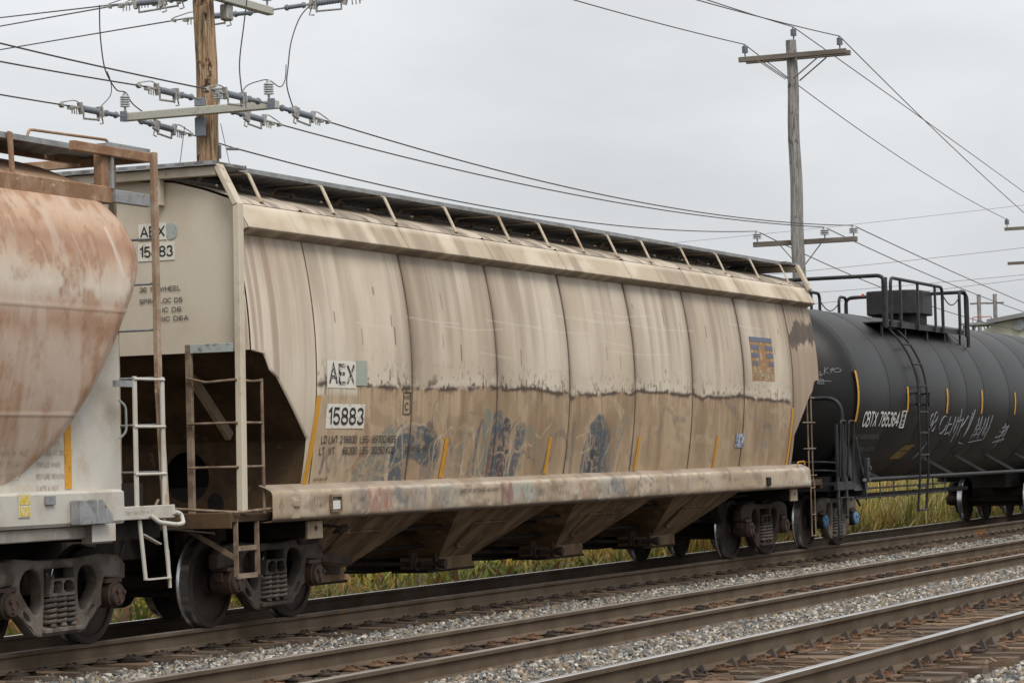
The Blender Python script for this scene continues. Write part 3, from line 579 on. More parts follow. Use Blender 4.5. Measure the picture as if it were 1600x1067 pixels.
# hopper bays
for x0, x1 in ((.42,3.40), (3.80,7.02), (7.45,10.72), (11.15,14.3)):
    xm = (x0+x1)/2+.1; b0, b1 = xm-.52, xm+.50; zt, zb = 1.12, .46
    m = MB(); T = [(x0+.1,-1.455,zt),(x1-.05,-1.455,zt),(x1-.05,1.455,zt),(x0+.1,1.455,zt)]; B = [(b0,-.64,zb),(b1,-.64,zb),(b1,.64,zb),(b0,.64,zb)]
    m.add(T+B, [(0,4,5,1),(2,6,7,3),(4,7,6,5)]); m.add([(x0-.35,-1.455,1.13),(x0-.35,1.455,1.13),(b0,.64,zb),(b0,-.64,zb),(x0+.1,-1.455,zt),(x0+.1,1.455,zt)], [(4,5,2,3)])
    m.add([(x1-.05,-1.455,zt),(x1-.05,1.455,zt),(b1,.64,zb),(b1,-.64,zb)], [(0,3,2,1)])
    hb = m.build('hopper_bay', M['brown_dirt'], H)
    # raised stiffener round the access panel on the near face
    f = lambda a, t: (a, -1.455+.815*t-.010, zt-(zt-zb)*t-.012)
    MB().tube(rounded([f(xm-.62,.35), f(xm+.2,.35), f(xm+.38,.38)], .12, 4), .012, 6).tube(rounded([f(xm-.62,.35), f(xm-.52,.72), f(xm-.40,.78), f(xm-.2,.80)], .08, 4), .012, 6).build('stiffener', M['brown_dirt'], hb, smooth=60)
    for y0, y1 in ((-.65,-.10), (.10,.65)):
        MB().box(b0+.02, b1-.06, y0, y1, .31, zb+.01).build('outlet_box', M['outlet'] if y0 < -.5 else M['under'], hb, bevel=.01)
        MB().box(b0-.28, b1+.06, y0+.03, y1-.03, .285, .315).build('outlet_gate', M['under'], hb)
    MB().tube([(b0-.35,-.86,.40), (b0-.35,.86,.40)], .028, 10).lathe([(.055,-.90), (.062,-.87), (.055,-.82), (.04,-.79)], 12, (b0-.35,0,.40)).lathe([(.085,-.52), (.085,-.44)], 12, (b0-.35,0,.40)).box(b0-.40,b0-.02,-.62,-.58,.37,.43).box(b0-.46,b0-.30,-.50,-.46,.34,.54).box(b0-.22,b0-.18,-.70,-.66,.33,.52).build('gate_shaft', M['truck_brown'], hb, smooth=40)
for px, py, pz, l in ((1.2,-1.0,.62,.9),(.9,-.75,.52,1.4)): MB().bar((px, py, pz), (px+l, py+.1, pz-.08), .09, .05).build('brake_lever', M['truck_brown'], H)
m = MB(); m.box(-.5, 16.8, -.16, .16, .70, 1.12); m.build('centre_sill', M['under'], H)
MB().tube([(.6,-.55,.62), (15.8,-.55,.62)], .025, 8).build('brake_pipe', M['under'], H, smooth=60)
MB().lathe([(.20,-.85),(.24,-.8),(.24,-.2),(.20,-.15)], 18, (14.9,0,.80)).build('air_reservoir', M['under'], H, smooth=40)
# corner posts, end beams, walkways
for X0, s in ((-1.45, 1), (17.50, -1)):
    for sy in (-1, 1):
        m = MB(); P = [(X0, sy*1.33, 4.66), (X0, sy*1.545, 4.25), (X0, sy*1.52, 1.17)]
        m.bar(P[0], P[1], .12, .06, (1,0,0)); s > 0 and m.bar((X0, sy*1.545, 4.27), P[2], .10, .075, (1,0,0)); m.build('corner_post', M['beige'], H, bevel=.008)
    MB().box(X0-.04, X0+.04, -1.32, 1.32, 4.56, 4.655).build('end_beam', M['beige'], H, bevel=.006)
    for yy_ in (-.62, .62): MB().box(X0+s*.02-.05, X0+s*.02+.05, yy_-.04, yy_+.04, 4.3, 4.56).build('beam_post', M['beige'], H)
    a, b = sorted((X0-.10*s, X0+.55*s)); m = MB(); m.box(a, b, -1.34, 1.34, 4.662, 4.675)
    for q in np.arange(a, b, .05): m.box(q, q+.008, -1.33, 1.33, 4.676, 4.700)
    m.box(a-.006, a-.001, -1.345, 1.345, 4.658, 4.702); m.box(b+.001, b+.006, -1.345, 1.345, 4.658, 4.702); m.build('end_walkway', M['grate'], H)
    a, b = sorted((X0+.12*s, X0+.50*s))
    if s < 0: MB().tube(rounded([(a-.6, -.6, 4.70), (a-.6, -.6, 4.80), (b+.1, -.6, 4.80), (b+.1, -.6, 4.70)], .06), .014, 8).build('roof_grab_iron', M['rustbrown'], H, smooth=60)
# running boards: panels of grating with an edge angle, on bent brackets
nb = np.linspace(-.86, 16.98, 12)
for a, b in zip(nb[:-1], nb[1:]):
    for sy in (-1, 1):
        y0, y1 = sorted((sy*.40, sy*1.235)); m = MB()
        m.box(a+.004, b-.004, y0+.006, y1-.006, 4.668, 4.676)
        for q in np.linspace(y0+.03, y1-.03, 16): m.box(a+.004, b-.004, q-.003, q+.003, 4.6765, 4.70)
        m.mi = 1; m.box(a+.002, b-.002, y0, y0+.005, 4.655, 4.703); m.box(a+.002, b-.002, y1-.005, y1, 4.655, 4.703); m.build('running_board', [M['grate'], M['greysteel']], H)
for bx_ in (-.70, .92, 2.46, 4.08, 5.66, 6.92, 8.10, 9.32, 10.60, 12.2, 13.75, 15.35, 16.85):
    for sy in (-1, 1):
        m = MB(); P = rounded([(bx_, sy*1.40, 4.345), (bx_, sy*1.255, 4.648), (bx_, sy*.70, 4.648), (bx_, sy*.60, 4.545)], .022, 2)
        for p, q in zip(P[:-1], P[1:]): m.bar(p, q, .055, .014, (1,0,0))
        m.box(bx_-.04, bx_+.04, min(sy*1.36,sy*1.43), max(sy*1.36,sy*1.43), 4.336, 4.350); m.build('running_board_bracket', M['cream_steel'], H)
m = MB(); m.prism([(-.36,4.55),(.36,4.55),(.34,4.70),(.28,4.755),(-.28,4.755),(-.34,4.70)], -.95, 17.1); m.build('hatch_cover', M['under'], H)
for q in np.linspace(.3, 16.0, 14):
    m = MB(); m.box(q-.05, q+.05, -.56, -.38, 4.56, 4.60); m.tube(rounded([(q, -.56, 4.58), (q-.02, -.62, 4.63), (q-.10, -.5, 4.645), (q-.1, -.37, 4.64)], .03), .022, 7); m.build('hatch_latch', M['cream_steel'], H)
# ladders, grab irons and steps, both ends
for X0, s, kk in ((-1.46, 1, 0),):
    for sy in (-1, 1):
        y0, y1 = sy*.95, sy*1.50
        m = MB(); m.bar((X0, y0, 1.16), (X0, y0, 2.87), .07, .045, (0,1,0)); m.build('ladder_rail', M['ladder_brown'], H, bevel=.005)
        if sy == -1: MB().box(X0-.03, X0-.015, -1.47, -.98, 2.78, 2.87).build('ladder_top_plate', M['greygreen'], H, bevel=.003)
        for q in (2.50, 2.07, 1.63):
            e = (X0+.50*s, y1, q+.0); m = MB(); bend = .03 if q > 2.4 and s == 1 else 0
            m.tube([(X0-.05*s, y0, q+bend), (X0-.05*s, y0*.6+y1*.4, q-bend*.6), (X0-.05*s, y1+.02*sy, q)], .013, 7); m.tube([(X0-.03*s, y1+.035*sy, q), (X0+.2*s, y1+.045*sy, q-bend*.5), e], .013, 7); m.build('rung', M['ladder_brown'], H, smooth=60)
        MB().tube([(X0+.50*s, y1, 1.10), (X0+.50*s, y1, 2.52)], .018, 8).build('ladder_rod', M['ladder_brown'], H, smooth=60)
        MB().tube(rounded([(X0-.10*s, sy*.62, 1.32), (X0-.18*s, sy*.62, 1.24), (X0-.18*s, sy*1.56, 1.18), (X0+.55*s, sy*1.58, 1.20)], .05), .016, 7).build('grab_iron', M['ladder_brown'], H, smooth=60)
        st = MB(); xa, xb = X0-.10*s, X0+.33*s
        for p, q in (((xa, y1, 1.12), (xa, y1, .545)), ((xa, y1, .545), (xb, y1, .545)), ((xb, y1, .545), (xb, y1, 1.08)), ((xa, y1, .82), (xb, y1, .82))): st.bar(p, q, .012, .05, (0,1,0) if p[0] != q[0] else (1,0,0))
        st.bar((X0+.0*s, sy*.75, 1.09), (xa, y1, .72), .05, .012); st.build('stirrup_step', M['ladder_brown'], H)
# far end has a taller outside ladder
for q in (.27,): 
    m = MB(); m.bar((17.20,-1.55,.27), (17.20,-1.55,1.15), .025, .014, (1,0,0)); m.bar((17.40,-1.55,.27), (17.40,-1.55,1.15), .025, .014, (1,0,0)); m.bar((17.14,-1.55,1.15), (17.14,-1.55,2.56), .03, .014, (1,0,0)); m.bar((17.34,-1.55,1.15), (17.34,-1.55,2.60), .03, .014, (1,0,0))
    for z_ in (.28, .62, 1.05): m.tube([(17.20,-1.56,z_), (17.40,-1.56,z_)], .009, 6)
    for z_ in (1.25, 1.68, 2.10, 2.5): m.tube([(16.85 if z_ > 1.5 else 17.1,-1.56,z_), (17.50,-1.56,z_)], .010, 6)
    m.build('end_ladder', M['ladder_brown'], H)
MB().tube(rounded([(16.4,-1.6,1.40),(16.4,-1.6,1.47),(16.75,-1.6,1.48),(16.75,-1.6,1.43)], .03), .013, 6).build('sill_handle', M['reflector'], H, smooth=60)
# sill fittings
m = MB(); m.box(.24, .46, -1.660, -1.61, 1.13, 1.155); m.box(.24, .46, -1.66, -1.61, 1.29, 1.315); m.box(.235, .25, -1.66, -1.61, 1.155, 1.29); m.box(.45, .465, -1.66, -1.61, 1.155, 1.29); m.build('card_holder', M['ladder_brown'], H)
MB().box(.26, .44, -1.648, -1.642, 1.16, 1.25).build('waybill_card', M['inkwhite'], H)
m = MB(); m.box(-.62, -.45, -1.64, -1.61, 1.08, 1.30); m.box(-.60, -.47, -1.66, -1.63, 1.2, 1.28); m.build('sill_bracket', M['beige_dirty'], H, bevel=.012)
m = MB(); m.prism(blob(-.83,1.22,.06,.085,4), -1.632, -1.618, 'Y'); m.build('diamond_plate', M['beige_dirty'], H)
m = MB(); m.box(14.70, 14.88, -1.66, -1.61, 1.13, 1.26); m.build('sill_bracket', M['under'], H, bevel=.01)
text('lettering', 'KEEP OFF BOTTOM ROD AND GATES', .045, M['ink_faded'], H, lambda u, v: (3.55+u, -1.638, 1.26+v), width=1.05)
# amber reflective strips
for x0, x1, z0, z1 in ((-.075,.085,1.43,2.35), (3.27,3.33,1.44,1.90), (6.35,6.41,1.44,1.90), (9.48,9.54,1.44,1.90), (12.68,12.74,1.44,1.90), (16.14,16.22,1.43,2.33)):
    zz = np.linspace(z0, z1, 12); w = .10
    X = np.stack([np.interp(zz, [z0, z1], [x0, x1])-w/2, np.interp(zz, [z0, z1], [x0, x1])+w/2], 1); Z = np.repeat(zz[:, None], 2, 1)
    link('reflective_strip', gridmesh('reflective_strip', np.stack([X, ys(Z)-.012, Z], 2), None, M['reflector']), H)
def patch(name, x0, x1, z0, z1, mat, off=.010, par=None):
    zz = np.linspace(z0, z1, 6); xx = np.linspace(x0, x1, 4); X, Z = np.meshgrid(xx, zz)
    return link(name, gridmesh(name, np.stack([X, ys(Z)-off, Z], 2), None, mat), par or H)
M['wornpatch'] = flat('scoured_white_patch', (.66,.63,.56), .6, wear=(.36,.30,.23), wscale=13, thr=(.6,.66))
patch('number_patch', .27, .94, 2.44, 2.73, M['wornpatch']); patch('overpainted_patch', .945, 1.22, 2.47, 2.74, flat('grey_green_overpaint', (.33,.36,.31), .6, wear=(.42,.37,.28), wscale=14, thr=(.6,.68)), .009)
patch('number_patch', .27, 1.17, 2.01, 2.27, M['patch'])
M['inkworn'] = flat('scoured_black_lettering', (.03,.032,.036), .7, wear=(.5,.46,.4), wscale=24, thr=(.50,.58))
def stx(body, x, z, h, w, mat, off=.014, bold=.006): return text('lettering', body, h, mat, H, lambda u, v: (x+u, float(ys(z+v))-off, z+v), bold=bold, width=w)
stx('AEX', .33, 2.475, .225, .56, M['inkworn'], bold=.012); stx('15883', .31, 2.045, .19, .82, M['ink'], bold=.010)
stx('LD LMT 219800  LBS  99700 KGS', .20, 1.85, .085, 1.78, M['ink_faded']); stx('LT  WT     66200  LBS  30050 KGS', .18, 1.73, .085, 1.78, M['ink_faded']); stx('NEW  5-97', 2.25, 1.745, .08, .58, M['ink_faded'])
m = MB(); 
for a, b in (((2.12,2.17),(2.30,2.17)), ((2.12,2.41),(2.30,2.41)), ((2.12,2.17),(2.12,2.41)), ((2.30,2.17),(2.30,2.41))): m.bar((a[0], float(ys(a[1]))-.012, a[1]), (b[0], float(ys(b[1]))-.012, b[1]), .012, .004, (0,0,1) if a[1] == b[1] else (1,0,0))
m.build('plate_outline', M['ink_faded'], H); stx('C', 2.17, 2.21, .09, .075, M['ink_faded']); stx('PLATE', 2.14, 2.335, .04, .14, M['ink_faded'])
stx('LBS 97-003-5 CAP', .12, 1.46, .03, .3, M['ink_faded'])
# square emblem: blue bars over a rusted panel
patch('emblem_panel', 14.27, 15.33, 2.73, 3.40, flat('rusted_emblem', (.30,.175,.085), .8, wear=(.40,.30,.19), wscale=9, thr=(.5,.6)), .009)
M['emblue'] = flat('faded_blue', (.125,.145,.20), .7, wear=(.25,.2,.17), wscale=30, thr=(.6,.7))
for a, b, c_, d in ((14.27,15.33,3.33,3.40),(14.29,14.68,3.21,3.275),(14.96,15.33,3.21,3.275),(14.30,14.62,3.09,3.155),(15.0,15.33,3.09,3.155),(14.31,14.56,2.965,3.03),(15.08,15.33,2.965,3.03)): patch('emblem_bar', a, b, c_, d, M['emblue'], .013)
text('lettering', 'LANAMER', .10, flat('pale_emblem_letters', (.52,.46,.36), .7, wear=(.33,.2,.11), wscale=22, thr=(.48,.56)), H, lambda u, v: (14.35+u, float(ys(2.78+v))-.013, 2.78+v), width=.85)
patch('sticker', 13.55, 13.95, 1.72, 1.93, flat('pale_blue_sticker', (.42,.44,.46), .6, wear=(.12,.15,.22), wscale=16, thr=(.48,.53)), .010)
# lettering on the end sheet
ex = -1.367
def etx(body, y, z, h, w, mat=None, bold=.005): return text('lettering', body, h, mat or M['ink'], H, lambda u, v: (ex-.004, y-u, z+v), bold=bold, width=w, push=(-1,0,0))
def epatch(name, y0, y1, z0, z1, mat): MB().box(ex-.002, ex+.004, y0, y1, z0, z1).build(name, mat, H)
epatch('number_patch', -.665, -.335, 3.955, 4.125, M['patch']); epatch('number_patch', -.755, -.325, 3.745, 3.925, M['patch'])
m = MB(); m.prism(chaikin([(-.67,3.96),(-.66,4.11),(-.73,4.12),(-.79,4.09),(-.79,3.99),(-.74,3.95)], 1), ex-.003, ex+.004); m.build('overpainted_patch', M['greygreen'], H)
etx('AEX', -.365, 3.985, .115, .275, bold=.004); etx('15883', -.345, 3.78, .115, .385, bold=.004)
etx('36 1W WHEEL', -.335, 3.43, .05, .48); etx('SPRG LOC D5', -.335, 3.31, .05, .50); etx('IC D6', -.60, 3.215, .05, .22); etx('IIIC D6A', -.58, 3.125, .05, .32)
for px, py, pz, sx_, sz_ in ((-.95,-.55,.95,.10,.22),(-.70,-.75,.98,.16,.12),(.75,-1.05,.93,.22,.14),(1.25,-1.2,.98,.10,.10)): MB().box(px-sx_, px+sx_, py-.08, py+.08, pz-sz_, pz+sz_*.6).build('brake_valve', M['truck_brown'], H, bevel=.03)
for z_, y_ in ((.98,-1.30),(.90,-.9)): MB().tube(rounded([(.7,y_,z_),(3.4,y_+.3,z_-.12),(6.5,y_+.3,z_-.12),(15.5,y_+.25,z_)], .3), .018, 6).build('brake_pipe', M['under'], H, smooth=60)
MB().tube([(-1.9,-1.45,.98),(-1.75,-.9,1.02),(-1.9,-.1,1.0)], .013, 6).build('uncoupling_lever', M['under'], H, smooth=60)
for s_ in (-1, 1): MB().tube([(-1.2,s_*.0+.45*s_,.55),(1.2,s_*.45,.50)], .03, 6).build('brake_beam', M['under'], H)
T0 = make_truck(H, 0, M['truck'], M['rust_cap'])
T1 = copy_truck(T0, H, 16.29)
for ch in T1.children: 
    if ch.name.split('.')[0] in ('side_frame', 'spring_seat', 'bolster_end'): ch.data = ch.data.copy(); ch.data.materials[0] = M['truck_brown']

# ------------------------------------------------------------------ the rusty round-sided hopper car at the left
A = thing('hopper_car', 'rust stained white hopper car with bulging round side, cut by the left edge', 'hopper car')
az_ = np.array([1.45, 1.54, 1.9, 2.41, 2.8, 3.08, 3.49, 3.67, 3.92, 4.12]); ay_ = np.array([1.27, 1.30, 1.44, 1.57, 1.635, 1.66, 1.645, 1.605, 1.50, 1.37])
_ca = np.polyfit(az_, ay_, 5); ya = lambda z: -np.polyval(_ca, z)
axz = np.array([1.45, 1.54, 1.9, 2.41, 3.08, 3.30, 3.49, 3.67, 3.92, 4.12]); axx = np.array([-5.30, -5.16, -4.60, -4.18, -3.77, -3.62, -3.52, -3.48, -3.54, -3.70])
edgeA = lambda z: np.interp(z, axz, axx)
def a_paint(x, z):
    n1 = fbm(x*.8, z*.9, 71); n2 = fbm(x*2.6, z*.35, 72, 5); n3 = fbm(x*12, z*.5, 73, 4); n4 = fbm(x*5, z*5, 74, 5)
    zb = z+.20*(n2-.5)+.10*(fbm(x*7, z*.6, 75)-.5)+.06*(n4-.5)
    kz = [1.4, 1.75, 2.1, 2.4, 2.75, 2.93, 3.10, 3.28, 3.46, 3.60, 3.70, 3.84, 3.97, 4.08, 4.2]
    kc = .90*np.array([.98, .97, .95])*np.array([(.38,.30,.22),(.42,.305,.21),(.40,.25,.155),(.48,.325,.225),(.50,.355,.26),(.37,.205,.125),(.50,.365,.28),(.62,.545,.46),(.55,.41,.305),(.42,.245,.15),(.36,.195,.115),(.50,.315,.205),(.54,.385,.275),(.50,.335,.23),(.48,.325,.225)])
    c = np.stack([np.interp(zb, kz, kc[:, i]) for i in range(3)], -1)+.08*np.array([.52,.49,.44])
    c = mx(c, (.31,.155,.08), sm(.47,.62, n3*.3+n4*.7)*.6); c = mx(c, (.25,.125,.065), sm(.57,.68, fbm(x*34, z*22, 78, 4))*sm(.42,.6,n4)*.5); c = mx(c, (.60,.51,.44), sm(.50,.72, fbm(x*3.4, z*.5, 76))*sm(3.1,2.6,z)*.55); c = mx(c, (.60,.53,.45), sm(.56,.74, fbm(x*6, z*2.2, 77))*.35)
    c = c*(1+.10*(n3-.5))[..., None]
    for i in range(3):
        gx = -3.95-.62*i; c = mx(c, (.70,.62,.56), capsule(x, z, [(gx, 3.85-.1*(i%3)), (gx+.05, 3.62), (gx+.12, 3.42)], .006+.014*(i%4==0), .015)*.5)
    for zw in (3.09, 2.135): c = mx(c, (.62,.53,.45), np.exp(-((z-zw)/.006)**2)*.7); c = mx(c, (.25,.15,.09), np.exp(-((z-zw+.018)/.008)**2)*.5)
    return np.clip(c, 0, 1)
ab = [-15.2, -12.9, -10.6, -8.3, -6.02, None]
for k in range(5):
    hi = k >= 4; z = np.linspace(1.46, 4.12, 150 if hi else 40); n = 150 if hi else 40
    a = np.full(z.shape, ab[k]+.003); b = edgeA(z) if ab[k+1] is None else np.full(z.shape, ab[k+1]-.003)
    t = np.linspace(0, 1, n)[None]; X = a[:, None]*(1-t)+b[:, None]*t; Z = np.repeat(z[:, None], n, 1)
    Yy = ya(Z)+.03*sm(.22,.0,np.abs(b[:, None]-X))**2*(ab[k+1] is None)-.007*np.exp(-((Z-3.09)/.01)**2)-.007*np.exp(-((Z-2.135)/.01)**2)
    o = link('side_panel', gridmesh('side_panel', np.stack([X, Yy, Z], 2), a_paint(X, Z), TAPAINT), A); md = o.modifiers.new('t', 'SOLIDIFY'); md.thickness = .008; md.offset = 0
z = np.linspace(1.46, 4.12, 30); X = np.stack([np.full(z.shape, -15.2), edgeA(z)], 1); Z = np.repeat(z[:, None], 2, 1)
link('far_side_sheet', gridmesh('far_side_sheet', np.stack([X, -ya(Z), Z], 2), None, M['rustbrown']), A).modifiers.new('t', 'SOLIDIFY').thickness = .008
# end surface that closes the tapered body
zz = np.linspace(1.46, 4.12, 40); tt = np.linspace(-1, 1, 21); X = np.repeat((edgeA(zz)-.004)[:, None], 21, 1)+.10*(1-np.abs(tt)[None]**4); Yy = (-ya(zz)-.095)[:, None]*tt[None]; Z = np.repeat(zz[:, None], 21, 1)
link('end_sheet', gridmesh('end_sheet', np.stack([X, Yy, Z], 2), None, M['white']), A)
# roof, eave band
xs = np.linspace(-15.2, -3.42, 60); th = np.linspace(0, 1, 33); yr = -1.33+2.66*th; zr = 4.20+.40*(1-np.abs(yr/1.33)**2.2)
X = np.repeat(xs[None], 33, 0); Yy = np.repeat(yr[:, None], 60, 1); Z = np.repeat(zr[:, None], 60, 1)-.10*sm(.5,.0,-3.42-X)*(1-np.abs(Yy/1.33))*2
c = mx(np.broadcast_to(np.array([.40,.29,.21]), X.shape+(3,)), (.30,.19,.12), sm(.4,.6,fbm(X*2, Yy*2, 80, 5))); link('roof_sheet', gridmesh('roof_sheet', np.stack([X, Yy, Z], 2), c, ROOF), A)
for a, b in zip([-15.2,-10.6,-6.9], [-10.6,-6.9,-3.50]): 
    for s in (-1, 1): MB().box(a+.003, b-.003, min(s*1.30,s*1.36), max(s*1.30,s*1.36), 4.115, 4.275).build('eave_rail', M['rustbrown'], A, bevel=.012)
MB().box(-3.50, -2.88, -1.395, -1.33, 4.13, 4.25).build('ladder_bracket', M['greysteel'], A, bevel=.006)
MB().box(-3.66, -3.54, -1.345, -1.25, 4.115, 4.66).build('platform_post', M['rustbrown'], A, bevel=.006)
MB().box(-3.535, -3.49, -1.37, -1.30, 4.26, 4.60).build('platform_post', M['greysteel'], A)
m = MB(); m.box(-4.2, -2.83, -1.39, -1.33, 4.56, 4.65); m.box(-2.89, -2.83, -1.325, 1.3, 4.56, 4.65); m.box(-4.7, -2.94, -.66, -.60, 4.58, 4.66); m.build('platform_frame', M['rustbrown'], A, bevel=.006)
for a, b in ((-10.2,-8.4),(-8.39,-6.6),(-6.59,-5.0),(-4.99,-3.58),(-3.57,-2.80)):
    m = MB(); z0 = 4.615 if a < -4 else 4.655; dy = .15 if a < -4 else 0; m.box(a, b, -1.33+dy, -.55, z0, z0+.008)
    for q in np.arange(a+.03, b-.01, .06): m.box(q, q+.008, -1.32+dy, -.56, z0+.0085, z0+.035)
    m.mi = 1; m.box(a, b, -1.352+dy, -1.332+dy, z0-.012, z0+.04); m.box(a, b, -.548, -.53, z0-.012, z0+.04); m.build('running_board', [M['grate'], M['greysteel']], A)
MB().tube(rounded([(-4.4,-1.0,4.64),(-4.35,-1.0,4.76),(-3.0,-1.0,4.79),(-2.95,-1.0,4.69)], .05), .014, 7).build('roof_grab_iron', M['reflector'] if 0 else M['rustbrown'], A, smooth=60)
MB().bar((-5.03,-1.27,4.25), (-4.99,-1.22,4.66), .06, .02, (1,0,0)).build('running_board_bracket', M['rustbrown'], A)
# lower white end panel, sill, deck, pads
plate('end_panel', [(-5.75,1.44),(-3.36,1.44),(-3.36,2.9),(-3.75,3.2),(-4.1,3.2),(-4.9,2.2)], [], .02, .003, M['white'], A, lambda a, c, d: (a, -1.29+d, c))
wp = worn('sill_white', (.51,.49,.44), (.42,.38,.32), (.34,.22,.13), 2.2, (.42,.66), (.62,.72), rough=.55, grain=.2, bs=.05)
m = MB(); m.prism([(-1.30,1.46),(-1.50,1.455),(-1.545,1.43),(-1.55,1.17),(-1.53,1.14),(-1.30,1.14)], -15.2, -3.72); m.build('side_sill', wp, A)
m = MB(); m.prism([(1.30,1.46),(1.55,1.43),(1.55,1.17),(1.30,1.14)], -15.2, -3.72); m.build('side_sill', wp, A)
for q in (-4.64, -4.36): MB().prism([(q,1.15),(q,1.37),(q+.09,1.375),(q+.27,1.22),(q+.27,1.15)], -1.66, -1.553, 'Y').build('sill_gusset', M['greysteel'], A, bevel=.006)
m = MB(); m.box(-5.9, -3.97, -1.50, 1.50, 1.02, 1.135); m.box(-4.30, -3.93, -1.56, -1.44, .97, 1.15); m.build('body_bolster', worn('bolster_grey', (.34,.32,.29), (.26,.24,.21), (.32,.2,.12), 3), A, bevel=.01)
m = MB(); m.box(-4.32, -3.92, -1.575, -1.565, .985, 1.145); m.build('jacking_pad', M['white'], A, bevel=.004)
m = MB(); m.box(-4.07, -2.80, -1.53, 1.53, 1.165, 1.20); m.box(-4.07, -2.80, -1.545, -1.515, 1.165, 1.29); m.build('end_deck', wp, A, bevel=.006)
m = MB(); m.box(-3.95, -2.85, -1.40, 1.4, .98, 1.155); m.box(-5.5, -2.85, -.3, .3, .72, 1.05); m.build('draft_box', M['under'], A)
m = MB(); m.box(-2.85, -2.6, -.09, .09, .74, .95); m.box(-2.6, -2.15, -.17, .16, .70, .99); m.build('coupler', M['truck_brown'], A, bevel=.04)
m = MB(); m.box(-13.6, -2.9, -1.25, 1.25, 1.16, 1.5); m.box(-14, -3.3, -.2, .2, .7, 1.1); m.build('floor_pan', M['under'], A)
m = MB()
for zt_, (x0, x1, y1) in ((1.2, (-12.0,-6.6,1.3)),): m.add([(x0,-y1,1.16),(x1,-y1,1.16),(x1,y1,1.16),(x0,y1,1.16),(-10.0,-.5,.4),(-8.6,-.5,.4),(-8.6,.5,.4),(-10.0,.5,.4)], [(0,1,5,4),(1,2,6,5),(2,3,7,6),(3,0,4,7),(4,5,6,7)])
m.build('hopper_bay', M['brown_dirt'], A)
MB().tube([(-5.0,.3,.55),(-3.0,.25,.5)], .11, 12).build('brake_beam', M['under'], A, smooth=50)
m = MB(); m.bar((-2.82,-1.40,4.66), (-2.82,-1.40,2.45), .075, .05, (1,0,0)); m.bar((-2.82,-1.40,2.45), (-2.90,-1.50,1.2), .075, .05, (1,0,0)); m.build('corner_post', M['post_tan'], A, bevel=.005)
MB().bar((-2.82,-.93,4.60), (-2.82,-.93,1.2), .07, .05, (0,1,0)).build('corner_post', M['post_tan'], A, bevel=.005)
for q in (3.83, 3.40, 2.96, 2.50, 2.05, 1.60): MB().tube([(-2.82,-1.43,q), (-2.82,-.90,q)], .013, 7).build('rung', M['greysteel'], A, smooth=60)
for xx in (-3.42, -2.92): MB().bar((xx,-1.50,1.2), (xx,-1.50,2.50), .06, .02, (1,0,0)).build('ladder_rail', M['white'], A, bevel=.003)
for q in (2.475, 2.03, 1.585): MB().tube([(-3.45,-1.51,q), (-2.90,-1.51,q)], .014, 7).build('rung', M['white'], A, smooth=60)
m = MB(); m.box(-3.74, -3.38, -1.50, -1.46, 2.40, 2.46); m.tube(rounded([(-3.64,-1.46,2.28),(-3.58,-1.5,2.22),(-3.58,-1.5,1.98),(-3.64,-1.46,1.92)], .08), .012, 6); m.build('ladder_bracket', M['greysteel'], A)
m = MB()
for p, q in (((-3.38,-1.5,1.16),(-3.29,-1.5,.60)), ((-3.29,-1.5,.60),(-2.86,-1.5,.60)), ((-2.86,-1.5,.60),(-2.94,-1.5,1.16)), ((-3.25,-1.45,1.02),(-2.98,-1.47,.92))): m.bar(p, q, .05, .014, (1,0,0) if abs(p[2]-q[2]) > .2 else (0,1,0))
m.build('stirrup_step', M['white'], A)
MB().tube(rounded([(-3.28,-1.56,1.20),(-3.22,-1.62,1.13),(-2.9,-1.62,1.10),(-2.74,-1.6,1.11),(-2.72,-1.56,1.2),(-2.85,-1.56,1.22)], .04), .022, 8).build('grab_iron', M['white'], A, smooth=60)
MB().tube([(-2.80,-1.45,.86),(-2.82,-1.48,.50)], .018, 7).build('cut_lever', M['cream_steel'], A)
MB().box(-5.05, -4.90, -1.575, -1.552, 1.34, 1.42).build('card_holder', M['greysteel'], A, bevel=.004)
m = MB(); m.box(-5.46, -5.28, -1.558, -1.551, 1.24, 1.46-.005); m.build('notice_sticker', flat('white_sticker', (.62,.6,.5), .5), A)
for a, b in ((1.35,1.435),(1.25,1.335)): MB().box(-5.45, -5.29, -1.562, -1.5585, a, b).build('notice_sticker', flat('yellow_sticker', (.58,.42,.05), .5, wear=(.6,.56,.4), wscale=40, thr=(.5,.55)), A)
MB().box(-4.33, -4.22, -1.306, -1.301, 1.47, 2.43).build('reflective_strip', M['reflector'], A)
M['ink_ghost'] = flat('ghost_lettering', (.33,.27,.215), .7, wear=(.52,.45,.37), wscale=38, thr=(.42,.58))
for i, l in enumerate(('CHANGE LIFE', 'APPLIED AT OR FAC', 'SHOULD WHEN', 'BEFORE REMOVING', 'CAPS & NUT')): text('lettering', l, .05, M['ink_ghost'], A, lambda u, v, i=i: (-4.78+u, -1.304, 1.88-.105*i+v), width=.034*len(l), bold=.003)
for i, l in enumerate(('GARX H 140', 'LD 70 H H', 'LT 7000')): text('lettering', l, .06, M['ink_ghost'], A, lambda u, v, i=i: (-5.58+.06*i+u, float(ya(1.78-.11*i+v))-.012, 1.78-.11*i+v), width=.05*len(l), bold=.003)
text('lettering', '280 89 05 H 7', .035, M['ink_ghost'], A, lambda u, v: (-3.72+u, -1.5475, 1.215+v), width=.5)
TA = copy_truck(T0, A, -4.08)

